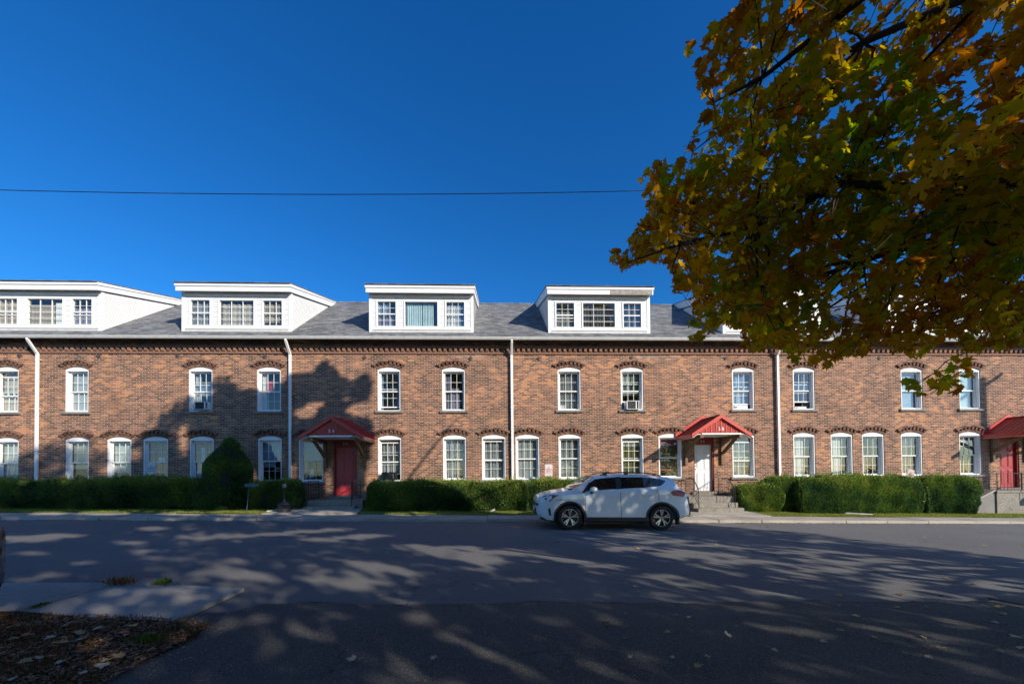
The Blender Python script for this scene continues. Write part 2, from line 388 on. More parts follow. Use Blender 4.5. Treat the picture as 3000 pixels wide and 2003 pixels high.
# near asphalt apron: slightly raised, with an irregular lip towards the road
dr = MB(); lip = []
x = -3.25
while x < 9:
    lip.append((x, -11.93+.035*math.sin(x*2.1)+random.uniform(-.022, .022)+(-.25 if x < -2.9 else 0))); x += .16
poly = [(9, -40)]+[(-2.55, -40), (-2.9, -14.6), (-3.0, -13.6), (-2.75, -13.1), (-2.72, -12.75), (-3.05, -12.5), (-3.34, -12.45), (-3.32, -11.9)]+lip[2:]
# fan from far point strip-wise
for i in range(len(lip)-1):
    (xa, ya), (xb, yb) = lip[i], lip[i+1]
    ea = -12.6; dr.quad((xa, ya, gz(xa)+.044), (xa, ea, gz(xa)+.046), (xb, ea, gz(xb)+.046), (xb, yb, gz(xb)+.044))
    dr.quad((xb, yb, gz(xb)+.044), (xb, yb+.04, gz(xb)-.02), (xa, ya+.04, gz(xa)-.02), (xa, ya, gz(xa)+.044))
edge = [(-3.36, -12.6), (-2.88, -12.75), (-2.80, -13.0), (-2.86, -13.25), (-2.95, -13.45), (-3.1, -13.7), (-3.0, -14.5), (-2.6, -40)]
dr.add([(x, y, gz(x)+.046) for x, y in [(9, -12.6)]+[(-3.25, -12.6)]+edge[1:]+[(9, -40)]], [tuple(range(len(edge)+2))])
dr.build('driveway', DRIVE)['kind'] = 'structure'
sm = MB(); random.seed(3)
for i in range(len(lip)-1):
    (xa, ya), (xb, yb) = lip[i], lip[i+1]
    if xa < -2.6: continue
    wa = .05+.045*math.sin(xa*1.7)+.02*math.sin(xa*5); wb = .05+.045*math.sin(xb*1.7)+.02*math.sin(xb*5)
    sm.quad((xa, ya+.03, gz(xa)+.004), (xb, yb+.03, gz(xb)+.004), (xb, yb+.05+max(.01, wb), gz(xb)+.004), (xa, ya+.05+max(.01, wa), gz(xa)+.004))
sm.build('road_joint', simple('crumbled_tar', (.018, .018, .019), .95, var=.5, scale=30))['kind'] = 'structure'
# far pavement with kerb, slab joints as real gaps
sw = MB(); x = -45.
random.seed(11)
while x < 40:
    L = random.choice((1.5, 1.5, 1.9, 3.0)); a, b_ = x+.006, x+L-.006; e = random.uniform(-.006, .006)
    ja, jb = random.uniform(-.03, .03), random.uniform(-.03, .03)
    sw.hexa([(a, -3.59+ja, gz(a)-.1), (b_, -3.59+jb, gz(b_)-.1), (b_, -2.42, gz(b_)-.1), (a, -2.42, gz(a)-.1),
             (a, -3.56+ja, gz(a)+.095+e), (b_, -3.56+jb, gz(b_)+.095+e), (b_, -2.42, gz(b_)+.105+e), (a, -2.42, gz(a)+.105+e)])
    x += L
o = sw.build('sidewalk', CONC, bevel=.012); o['kind'] = 'structure'
# paved aprons in front of the two stoops
ap = MB()
for x0, x1 in ((-8.3, -5.0), (7.2, 10.3)):
    c = (x0+x1)/2
    ap.hexa([(x0, -2.42, gz(x0)-.1), (x1, -2.42, gz(x1)-.1), (x1-.3, -.6, gz(x1)-.1), (x0+.6, -.6, gz(x0)-.1),
             (x0, -2.42, gz(x0)+.128), (x1, -2.42, gz(x1)+.128), (x1-.3, -.6, gz(c)+.205), (x0+.6, -.6, gz(c)+.205)])
ap.build('entrance_paving', CONC)['kind'] = 'structure'
# lawn strip rising gently to the wall
lw = MB()
for i in range(-44, 44, 2):
    for (y0, z0), (y1, z1) in (((-2.42, .118), (-1.3, .160)), ((-1.3, .155), (0, .2))):
        lw.quad((i, y0, gz(i)+z0), (i+2, y0, gz(i+2)+z0), (i+2, y1, gz(i+2)+z1), (i, y1, gz(i)+z1))
lw.build('lawn', GRASSM)['kind'] = 'structure'
# near pavement, bottom left, and a corner of another at the right
sheet('sidewalk', [(-40, -10.9), (-5.215, -11.02), (-5.235, -12.14), (-40, -12.0)], CONC2, .05, thick=.12)
sheet('sidewalk', [(-5.2, -11.02), (-4.94, -11.05), (-3.38, -11.28), (-3.38, -12.47), (-4.4, -12.32), (-5.22, -12.14)], CONC2, .044, thick=.12)
pr = [onG(*p, .04) for p in ((2895, 1752), (2960, 1741), (3060, 1738), (3400, 1760), (3400, 1840), (2990, 1772))]
sheet('sidewalk', [(p[0], p[1]) for p in pr][::-1], concrete_mat('worn_slab', (.13, .125, .115)), .06, thick=.1)
sheet('verge', [(-40, -12.02), (-5.3, -12.16), (-4.4, -12.34), (-3.36, -12.49), (-2.95, -12.6), (-2.78, -12.9), (-2.84, -13.25), (-2.9, -13.5), (-3.0, -14.5), (-2.5, -40), (-40, -40)][::-1], SOIL, .052)

# ------------------------------------------------------------------ the brick row
B = empty('apartment_row', (0, 0, 0), 0, 'long two storey brown brick row with grey shingle roof, white dormers and red door canopies', 'building')
XL, XR = -30.0, 25.2
def xr(px0, px1, y): return onY(px0, y)[0], onY(px1, y)[0]
UP = [(-16, 54), (190.6, 259), (552.6, 622.5), (752.6, 823), (1106, 1173.7), (1295, 1363), (1634, 1702), (1818.8, 1885), (2145.7, 2210), (2324, 2387), (2640, 2702.7), (2810.7, 2872)]
LO = [(-16, 54), (191, 260), (313.7, 384.4), (419, 492), (555, 626), (755, 825), (875, 946.5), (1107, 1176), (1297.6, 1366), (1412, 1482), (1510.5, 1581), (1636.7, 1703), (1820.6, 1886.5), (1930, 1998), (2146, 2211.7), (2325, 2389), (2435, 2499), (2527, 2591), (2641, 2703), (2811.7, 2875)]
UZ = (4.29, 6.15); LZ = (1.345, 3.275); RISE = .11
upx = [xr(a, b, 1140) for a, b in UP]; lox = [xr(a, b, 1330) for a, b in LO]
DOORS = [(-6.78, -5.81), (8.60, 9.49), (22.62, 23.53)]; DZ = (.745, 3.10)
# extra openings beyond the left edge of the frame are not needed
def arc(x0, x1, zc, n=10, off=0):
    w = x1-x0; Rr = (w*w/4+RISE*RISE)/(2*RISE); cx = (x0+x1)/2; cz = zc-Rr
    ha = math.asin(w/2/Rr)
    return [(cx+(Rr+off)*math.sin(-ha+2*ha*i/n), cz+(Rr+off)*math.cos(-ha+2*ha*i/n)) for i in range(n+1)]
def facade():
    mb = MB(); Y = 0
    q = lambda x0, x1, z0, z1: mb.quad((x0, Y, z0), (x1, Y, z0), (x1, Y, z1), (x0, Y, z1))
    dep = .26
    def band(z0, z1, ops):
        x = XL
        for (a, b, oz0, oz1, arched) in sorted(ops):
            q(x, a, z0, z1); q(a, b, z0, oz0)
            if arched:
                p = arc(a, b, oz1)
                for (xa, za), (xb, zb) in zip(p, p[1:]):
                    mb.quad((xa, Y, za), (xb, Y, zb), (xb, Y, z1), (xa, Y, z1))
            else:
                p = [(a, oz1), (b, oz1)]; q(a, b, oz1, z1)
            loop = [(a, oz0)]+p+[(b, oz0)]
            for (xa, za), (xb, zb) in zip(loop, loop[1:]+loop[:1]):
                mb.quad((xa, Y, za), (xa, dep, za), (xb, dep, zb), (xb, Y, zb))
            x = b
        q(x, XR, z0, z1)
    band(-.9, 3.72, [(a, b, *LZ, True) for a, b in lox]+[(a, b, *DZ, False) for a, b in DOORS])
    band(3.72, 7.40, [(a, b, *UZ, True) for a, b in upx])
    for xx in (XL, XR):
        mb.add([(xx, 0, -.9), (xx, 10.2, -.9), (xx, 10.2, 7.38), (xx, 5.1, 10.98), (xx, 0, 7.38)], [(0, 1, 2, 3, 4)])
    mb.quad((XL, 10.2, -.9), (XR, 10.2, -.9), (XR, 10.2, 7.4), (XL, 10.2, 7.4))
    mb.build('brick_wall', BRICK, B)
facade()
MB().quad((XL, 1.3, -1), (XR, 1.3, -1), (XR, 1.3, 7.1), (XL, 1.3, 7.1)).box(XL, XR, .3, 1.3, 3.55, 3.68).build('interior_partition', INTER, B)
# foundation with door thresholds
fb = MB(); fb.box(XL, XR, -.05, -.002, -1.2, .62)
fb.build('foundation', STONE, B)
for a, b in DOORS: MB().box(a-.12, b+.12, -.10, .25, .56, .742).build('threshold', STEPM, B)
# cornice
cn = MB(); cn.box(XL, XR+.05, -.085, -.001, 6.925, 7.03); cn.box(XL, XR+.04, -.05, -.001, 6.70, 6.765)
random.seed(5)
x = XL+.1
while x < XR-.1:
    cn.hexa([(x, -.075, 6.80+.01), (x+.108, -.075, 6.80), (x+.108, -.001, 6.80), (x, -.001, 6.80), (x, -.095, 6.924), (x+.108, -.095, 6.924), (x+.108, -.001, 6.924), (x, -.001, 6.924)])
    cn.box(x-.03, x+.14, -.035, -.001, 6.766, 6.799)
    x += .222
cn.build('cornice', CORN, B)
# roof
RS = .709
def rz(y): return 7.79+RS*(y-.43)
rf = MB()
for side in (0, 1):
    y0, y1 = (-.40, 5.1) if not side else (10.6, 5.1)
    za, zb = rz(-.40), rz(5.1)
    xa, xb = XL-.1, XR+.12
    rf.quad((xa, y0, za), (xb, y0, za), (xb, y1, zb), (xa, y1, zb))
    rf.quad((xa, y0, za-.06), (xb, y0, za-.06), (xb, y1, zb-.08), (xa, y1, zb-.08))
    rf.quad((xb, y0, za-.06), (xb, y0, za), (xb, y1, zb), (xb, y1, zb-.08)); rf.quad((xa, y0, za-.06), (xa, y0, za), (xa, y1, zb), (xa, y1, zb-.08))
rf.build('roof', SHING, B)
rc = MB(); x = XL
random.seed(8)
zz = rz(5.1)
while x < XR:
    rc.hexa([(x, 4.97, zz-.075), (x+.3, 4.97, zz-.075), (x+.3, 5.23, zz-.075), (x, 5.23, zz-.075), (x, 5.06, zz+.03), (x+.3, 5.06, zz+.025), (x+.3, 5.14, zz+.025), (x, 5.14, zz+.03)]); x += .302
rc.build('ridge_cap', SHING, B)
# gutter
gp = [(-.375, 7.17), (-.375, 7.285), (-.39, 7.285), (-.39, 7.19), (-.47, 7.20), (-.485, 7.245), (-.50, 7.285), (-.515, 7.285), (-.505, 7.235), (-.48, 7.175), (-.455, 7.165)]
gt = MB().prism(gp, 'x', XL, XR+.12); x = XL+1
while x < XR: gt.box(x, x+.02, -.5, -.376, 7.262, 7.27); x += 1.6
gt.build('gutter', GUTM, B)
# downspouts
for xd, off in ((-18.51, 0), (-8.50, 0), (.715, 0), (12.36, 0)):
    zb = gz(xd)+.35; m = MB(); wd, dp = .10, .075
    m.box(xd-wd/2, xd+wd/2, -.055-dp, -.055, zb, 6.66)
    for k, (p, q2) in enumerate((((-.43, 7.18), (-.43, 7.10)), ((-.43, 7.10), (-.0925, 6.64)))):
        m.bar((xd, p[0], p[1]), (xd, q2[0], q2[1]), wd if k else dp, dp if k else wd)
    for zc in (6.4, 4.4, 2.6): m.box(xd-wd/2-.02, xd+wd/2+.02, -.136, -.002, zc, zc+.03)
    o = m.build('downspout', WHITE, B, bevel=.012)
# anchor plates
for px, py in ((289, 1043), (521, 1042), (776, 1044), (1068, 1047), (1379, 1049), (1579, 1049.6), (1850, 1047), (2126, 1049), (2576, 1048), (1907, 1258), (58, 1042)):
    p = onY(px, py); m = MB(); s = .095; c = (p[0], p[2]); tl = .35 if px in (1850, 2126) else 0
    pts = [(c[0]+s*math.sin(t+tl), c[1]+s*math.cos(t+tl)) for t in (0, math.pi/2, math.pi, 1.5*math.pi)]
    m.prism(pts, 'y', -.03, -.002); m.lathe([(0, -.055), (.02, -.055), (.025, -.03)], (c[0], 0, c[1]), 8, 'y')
    m.build('anchor_plate', PLATEM, B)
# small utility mast holes / wall vent stain are left to the brick material

CUR = {}
def cloth(kind):
    if kind not in CUR:
        cols = {'beige': (.50, .46, .38), 'grey': (.30, .32, .33), 'sheer': (.46, .50, .50), 'blue': (.34, .45, .55), 'white': (.78, .78, .76), 'pink': (.46, .22, .20), 'rose': (.30, .12, .16),
                'dark': (.10, .11, .12), 'olive': (.17, .17, .07), 'green': (.16, .20, .16), 'purple': (.25, .25, .33), 'red': (.40, .04, .05), 'aqua': (.52, .66, .66), 'tan': (.42, .35, .25)}
        CUR[kind] = fabric(cols[kind], kind+'_curtain_cloth')
    return CUR[kind]
def curtain(parent, kind, x0, x1, z0, z1, y, folds=9, flat=False, name='curtain'):
    m = MB(); n = 40 if not flat else 1; pts = []
    r = random.Random(int(x0*100)+int(z0*10)); ph = r.random()*6
    for i in range(n+1):
        u = i/n; x = x0+(x1-x0)*u
        a = 0 if flat else .018*math.sin(u*folds*6.28+ph)+.008*math.sin(u*folds*15+ph)
        pts.append((x, y+a))
    for (xa, ya), (xb, yb) in zip(pts, pts[1:]): m.quad((xa, ya, z0), (xb, yb, z0), (xb, yb, z1), (xa, ya, z1))
    return m.build(name, cloth(kind), parent, smooth=not flat)
def blind(parent, kind, x0, x1, z0, z1, y, pitch=.035, skew=0, tilt=.012):
    m = MB(); z = z0
    while z < z1:
        t = (z-z0)/(z1-z0); m.quad((x0, y-tilt, z), (x1, y-tilt, z+skew*t), (x1, y+.006, z+pitch*.8+skew*t), (x0, y+.006, z+pitch*.8)); z += pitch
    return m.build('blind', cloth(kind), parent)

def hood(parent, x0, x1, zc):
    m = MB(); w = x1-x0; Rr = (w*w/4+RISE*RISE)/(2*RISE); cx = (x0+x1)/2; cz = zc-Rr
    def P(a, r, y): return (cx+r*math.sin(a), y, cz+r*math.cos(a))
    ha = math.asin(w/2/Rr)
    def blk(a0, a1, r0, r1, y, y2=None, fl=0):
        y2 = y if y2 is None else y2
        m.hexa([P(a0, r0, y), P(a1, r0, y), P(a1, r0, -.001), P(a0, r0, -.001), P(a0, r1, y2), P(a1, r1, y2), P(a1, r1, -.001), P(a0, r1, -.001)])
    rr = random.Random(int(x0*31)+7)
    n = 15; h1 = ha*1.02
    for i in range(n):
        a0 = -h1+2*h1*i/n; a1 = -h1+2*h1*(i+1)/n-.008; blk(a0, a1, Rr+.001, Rr+.115, -.014-rr.uniform(0, .006))
    n = 8; h2 = ha*1.10
    for i in range(n):
        a0 = -h2+2*h2*(i)/(n-.45); blk(a0, a0+2*h2/(n-.45)*.52, Rr+.118, Rr+.215, -.055, -.075)
    n = 6; h3 = ha*1.16
    for i in range(n):
        a0 = -h3+2*h3*i/n; a1 = -h3+2*h3*(i+1)/n-.006; blk(a0, a1, Rr+.217, Rr+.295, -.088-rr.uniform(0, .008), -.07)
    return m.build('window_hood', HOOD, parent)

def make_window(x0, x1, z0, zc, muntin=(True, True), drop=0.0, raise_=0.0, content=(), sill=True):
    """white double hung sash in an arched brick opening; drop = top sash lowered, raise_ = bottom sash raised"""
    fr = MB(); zs = zc-RISE; T = .045
    p = arc(x0+.002, x1-.002, zc-.002, 12); y0, y1 = .02, .20
    loop = [(x0+.002, z0)]+p+[(x1-.002, z0)]
    cx = (x0+x1)/2; zmid = (z0+zc)/2
    inn = []
    for (x, z) in loop:
        inn.append((x+T if x < cx else x-T if x > cx else x, max(z0+.03, z-.05)))
    for i in range(len(loop)-1):
        a, b = loop[i], loop[i+1]; c, d = inn[i+1], inn[i]
        fr.add([(a[0], y0, a[1]), (b[0], y0, b[1]), (c[0], y0, c[1]), (d[0], y0, d[1]), (d[0], y1, d[1]), (c[0], y1, c[1])], [(0, 1, 2, 3), (3, 2, 5, 4)])
    ztop = zc-.185
    # arched head board
    hb = [(x, z) for x, z in p]
    for (xa, za), (xb, zb) in zip(hb, hb[1:]): fr.quad((xa, .016, ztop), (xb, .016, ztop), (xb, .016, zb-.008), (xa, .016, za-.008))
    fr.quad((x0+.01, .016, ztop), (x1-.01, .016, ztop), (x1-.01, .2, ztop), (x0+.01, .2, ztop))
    fr.box(x0+T, x0+T+.035, .125, .2, z0+.03, ztop); fr.box(x1-T-.035, x1-T, .125, .2, z0+.03, ztop)
    fr.box(x0+.01, x1-.01, .03, .22, z0+.001, z0+.045)
    fr.box(x0+T, x1-T, .125, .2, ztop-.03, ztop-.001)
    W = fr.build('window', WHITE, B, bevel=0)
    a, b = x0+T+.037, x1-T-.037; zb, zt = z0+.047, ztop-.032; zm = (zb+zt)/2-.02
    pane = MB()
    def sash(lo, hi, y, mun):
        m = MB(); s = .038
        m.box(a, a+s, y, y+.035, lo, hi); m.box(b-s, b, y, y+.035, lo, hi)
        m.box(a+s, b-s, y, y+.035, lo, lo+s+.008); m.box(a+s, b-s, y, y+.035, hi-s, hi)
        gx0, gx1, g0, g1 = a+s, b-s, lo+s+.008, hi-s
        if mun:
            for k in (1, 2):
                xx = gx0+(gx1-gx0)*k/3; m.box(xx-.0065, xx+.0065, y+.006, y+.024, g0, g1)
            zz = (g0+g1)/2; e = [gx0]+[gx0+(gx1-gx0)*k/3 for k in (1, 2)]+[gx1]
            for k in range(3): m.box(e[k]+(.0065 if k else 0), e[k+1]-(.0065 if k < 2 else 0), y+.007, y+.023, zz-.0065, zz+.0065)
        m.build('sash', WHITE, W)
        pane.quad((gx0, y+.018, g0), (gx1, y+.018, g0), (gx1, y+.018, g1), (gx0, y+.018, g1))
    sash(zm-drop, zt-drop, .135, muntin[0])
    sash(zb+raise_, zm+.03+raise_, .175, muntin[1])
    if drop > .05: pane.quad((a, .19, zt-drop), (b, .19, zt-drop), (b, .19, zt), (a, .19, zt))
    pane.build('window_pane', GLASS, W)
    if sill:
        MB().box(x0-.10, x1+.12, -.07, .02, z0-.09, z0-.002).build('window_sill', SILLM, W, bevel=.008)
    hood(W, x0, x1, zc)
    for c in content:
        k, kind, u0, u1, v0, v1 = c[:6]
        xa, xb = a+(b-a)*u0, a+(b-a)*u1; za, zz = zb+(zt-zb)*v0, zb+(zt-zb)*v1
        if k == 'c': curtain(W, kind, xa, xb, za, zz, .27, c[6] if len(c) > 6 else 6)
        elif k == 'f': curtain(W, kind, xa, xb, za, zz, .25, flat=True, name='shade')
        elif k == 'b': blind(W, kind, xa, xb, za, zz, .25, skew=c[6] if len(c) > 6 else 0)
    return W
T_, F_ = True, False
UC = [dict(content=[('c', 'beige', 0, 1, 0, 1)], drop=.16), dict(content=[('f', 'sheer', 0, 1, 0, 1)]), dict(content=[('c', 'sheer', 0, .3, 0, 1, 2), ('f', 'blue', .3, 1, .4, .72)], raise_=.30),
      dict(content=[('c', 'white', 0, .22, 0, 1, 2), ('f', 'red', .22, .55, .48, .8)]), dict(content=[('c', 'blue', 0, .12, 0, 1, 1)], raise_=.12), dict(content=[('c', 'purple', 0, .35, 0, 1, 3), ('f', 'purple', .35, .8, 0, .6)]),
      dict(content=[('c', 'grey', 0, 1, 0, 1, 7), ('f', 'white', 0, .35, 0, .14)]), dict(content=[('c', 'sheer', 0, .5, .4, 1, 3), ('f', 'green', .5, 1, .4, 1)], raise_=.32),
      dict(content=[('c', 'blue', 0, .8, .12, 1, 4), ('f', 'sheer', .1, .9, .42, .62)], raise_=.2), dict(content=[('c', 'dark', .6, 1, 0, 1, 2)], raise_=.30, drop=0),
      dict(content=[('f', 'blue', 0, .9, 0, 1), ], muntin=(F_, F_)), dict(content=[('f', 'aqua', 0, .9, .0, 1)], muntin=(F_, F_))]
LC = [dict(content=[('f', 'sheer', 0, 1, 0, 1)]), dict(content=[('f', 'beige', 0, 1, .35, 1)], muntin=(T_, F_)), dict(content=[('c', 'sheer', 0, 1, .25, 1, 3)]),
      dict(content=[('c', 'rose', 0, 1, 0, 1, 9), ('f', 'white', .4, .7, .5, .62)]), dict(content=[('c', 'pink', 0, 1, .48, 1, 8), ('f', 'white', .25, .45, .5, .85), ('f', 'blue', 0, 1, 0, .46)]),
      dict(content=[('f', 'blue', 0, 1, .35, 1), ('c', 'rose', .3, 1, .45, .9, 4), ('f', 'beige', .6, .9, .3, .5)]), dict(content=[('f', 'grey', 0, 1, .48, 1), ('c', 'sheer', 0, .18, 0, 1, 1), ('f', 'white', .32, .5, .08, .3)], muntin=(F_, T_)),
      dict(content=[('c', 'grey', 0, 1, .2, 1, 5)], raise_=.22, drop=.08), dict(content=[('c', 'grey', 0, .55, 0, 1, 4), ('c', 'tan', .55, 1, 0, 1, 4)]), dict(content=[('c', 'grey', 0, 1, 0, 1, 5)], drop=.05),
      dict(content=[('b', 'sheer', 0, 1, 0, 1, .0)]), dict(content=[('b', 'grey', 0, 1, 0, 1)]), dict(content=[('b', 'olive', 0, 1, 0, .8), ('f', 'sheer', 0, 1, .8, 1)], drop=.1),
      dict(content=[('f', 'rose', 0, 1, .8, 1), ('f', 'red', .1, .9, .17, .2)], muntin=(F_, F_)), dict(content=[('b', 'grey', 0, .75, 0, 1)], drop=.16), dict(content=[('b', 'white', 0, .66, 0, 1)]),
      dict(content=[('b', 'white', 0, .66, 0, 1)]), dict(content=[('f', 'green', .72, 1, 0, 1)]), dict(content=[('f', 'dark', .3, .6, 0, 1), ('f', 'green', .72, 1, 0, 1)]), dict(content=[('c', 'green', .45, 1, 0, 1, 5), ('f', 'white', .05, .6, .86, .97)])]
for (a, b), kw in zip(upx, UC): make_window(a, b, *UZ, **kw)
for (a, b), kw in zip(lox, LC): make_window(a, b, *LZ, **kw)

# doors
def make_door(x0, x1, leafm, framem, num, knobside=-1):
    m = MB(); z0, z1 = DZ; zd = 2.78
    m.box(x0+.002, x0+.05, .03, .2, z0, z1); m.box(x1-.05, x1-.002, .03, .2, z0, z1); m.box(x0+.051, x1-.051, .06, .2, zd+.002, z1)
    Dr = m.build('door', framem, B)
    l = MB(); a, b = x0+.053, x1-.053; zb = z0+.015
    l.box(a, b, .12, .16, zb, zd-.004)
    W = b-a; cw = (W-.12*3)/2
    for (p, q) in ((.13, .80), (.93, 1.52), (1.63, 1.85)):
        for s in (0, 1):
            xa = a+.12+s*(cw+.12); za, zc = zb+p, zb+q
            l.box(xa, xa+cw, .108, .1195, za, zc)
            l.box(xa+.03, xa+cw-.03, .099, .1075, za+.03, zc-.03)
    l.build('door_leaf', leafm, Dr, bevel=.006)
    k = MB(); kx = a+.07
    k.lathe([(.0, -.06), (.022, -.055), (.028, -.035), (.018, -.02), (.03, -.006), (.03, .002)], (kx, .12, zb+.95), 12, 'y')
    k.lathe([(.0, -.012), (.022, -.01), (.025, .002)], (kx, .12, zb+1.10), 12, 'y')
    k.build('door_knob', CHROME, Dr, smooth=True)
    if num:
        t = text_mesh(num, .15, simple('brass_number', (.75, .68, .5), .4), 'door_number', parent=Dr); t.location = ((x0+x1)/2-.02, .052, 2.93)
    return Dr
make_door(*DOORS[0], REDP, REDT, '3·4'); make_door(*DOORS[1], WDOOR, REDT, '5·6'); make_door(*DOORS[2], REDP, REDT, None)

# canopies over the doors
def make_canopy(cx, num):
    E = empty('door_canopy', (cx, 0, 0), parent=B)
    zr, ze, hw, yf = 3.86, 3.10, 1.20, -1.40
    s = (zr-ze)/hw
    rfm = MB(); th = .05
    for sg in (-1, 1):
        rfm.hexa([(0, yf, zr-th), (sg*hw, yf, ze-th), (sg*hw, -.002, ze-th), (0, -.002, zr-th), (0, yf, zr), (sg*hw, yf, ze), (sg*hw, -.002, ze), (0, -.002, zr)])
        for k in range(8):       # standing seams running down the slope
            y = yf+.08+k*.185; rfm.bar((sg*.02, y, zr+.004), (sg*hw, y, ze+.004), .022, .03)
    rfm.bar((0, yf-.005, zr+.015), (0, -.03, zr+.015), .13, .03)
    rfm.build('canopy_roof', REDM, E)
    tr = MB()
    for sg in (-1, 1):
        # front rake trim and side eave trim
        tr.hexa([(0, yf-.03, zr-.12), (sg*(hw+.02), yf-.03, ze-.13), (sg*(hw+.02), yf+.03, ze-.13), (0, yf+.03, zr-.12),
                 (0, yf-.03, zr+.03), (sg*(hw+.02), yf-.03, ze+.02), (sg*(hw+.02), yf+.03, ze+.02), (0, yf+.03, zr+.03)])
        tr.box(*sorted((sg*(hw-.0), sg*(hw+.03))), yf+.032, -.004, ze-.14, ze+.0)
        # flashing board standing against the wall
        tr.hexa([(0, -.045, zr+.0), (sg*(hw+.04), -.045, ze+.0), (sg*(hw+.04), -.003, ze), (0, -.003, zr),
                 (0, -.045, zr+.18), (sg*(hw+.04), -.045, ze+.17), (sg*(hw+.04), -.003, ze+.17), (0, -.003, zr+.18)])
    tr.build('rake_trim', REDM, E)
    gb = MB(); zl = 3.14; yg = yf+.06
    gb.prism([(-hw+.16, zl), (hw-.16, zl), (0, zr-.08)], 'y', yg, yg+.04)
    for k in range(-4, 5):
        x = k*.205; top = zr-.1-abs(x)*s
        if top > zl+.04:
            gb.hexa([(x-.014, yg-.022, zl), (x+.014, yg-.022, zl), (x+.014, yg-.0005, zl), (x-.014, yg-.0005, zl), (x-.014, yg-.022, top), (x+.014, yg-.022, top), (x+.014, yg-.0005, top), (x-.014, yg-.0005, top)])
            for dx in (.07, .105, .14):
                tp = zr-.1-abs(x+dx)*s
                if tp > zl+.03: gb.box(x+dx-.004, x+dx+.004, yg-.008, yg-.0005, zl, tp)
    gb.build('gable_panel', REDM, E)
    sf = MB(); sf.box(-.98, .98, yf+.02, -.01, zl-.055, zl-.03); sf.box(-.80, .80, yf-.005, yf+.018, zl-.055, zl-.003)
    for sg in (-1, 1):
        sf.hexa([(sg*.99, yf, ze-.02), (sg*hw*.98, yf, ze-.155), (sg*hw*.98, -.01, ze-.155), (sg*.99, -.01, ze-.02), (sg*.99, yf, ze-.003), (sg*hw*.98, yf, ze-.135), (sg*hw*.98, -.01, ze-.135), (sg*.99, -.01, ze-.003)])
    sf.lathe([(0, -.03), (.13, -.02), (.15, 0)], (0, -.7, zl-.056), 16)
    sf.build('soffit', WHITE, E)
    for sg in (-1, 1):
        x = sg*.80; b = MB()
        b.box(x-.06, x+.06, -.10, -.004, 1.90, 3.08)
        b.box(x-.065, x+.065, yf+.01, -.102, 2.95, 3.078)
        b.bar((x, -.13, 2.40), (x, yf+.30, 3.0), .10, .12)
        b.build('bracket', WOODB, E, bevel=.008)
    if num:
        t = text_mesh(num, .19, WHITE, 'house_number', parent=E, spacing=1.5); t.location = (-.0, yg-.027, 3.30)
make_canopy(-6.30, '54'); make_canopy(9.03, '58'); make_canopy(23.02, None)

# dormers
def siding_poly(mb, poly, mapf, z0, z1, pitch=.105, out=.016):
    """clip a convex polygon (u,z) into lapped boards"""
    def clip(P, zc, keep_above):
        o = []
        for i in range(len(P)):
            a, b = P[i], P[(i+1) % len(P)]
            ia, ib = (a[1] >= zc) == keep_above or a[1] == zc, (b[1] >= zc) == keep_above or b[1] == zc
            if ia: o.append(a)
            if ia != ib:
                t = (zc-a[1])/(b[1]-a[1]); o.append((a[0]+(b[0]-a[0])*t, zc))
        return o
    z = z0
    while z < z1:
        P = clip(clip(poly, z, True), z+pitch, False)
        if len(P) >= 3:
            f = lambda q: mapf(q[0], q[1], out*(1-(q[1]-z)/pitch)+.002)
            mb.add([f(q) for q in P], [tuple(range(len(P)))])
            lo = [q for q in P if abs(q[1]-z) < 1e-6]
            if len(lo) >= 2:
                a, b = min(lo), max(lo)
                mb.quad(mapf(a[0], z, 0), mapf(b[0], z, 0), mapf(b[0], z, out+.002), mapf(a[0], z, out+.002))
        z += pitch
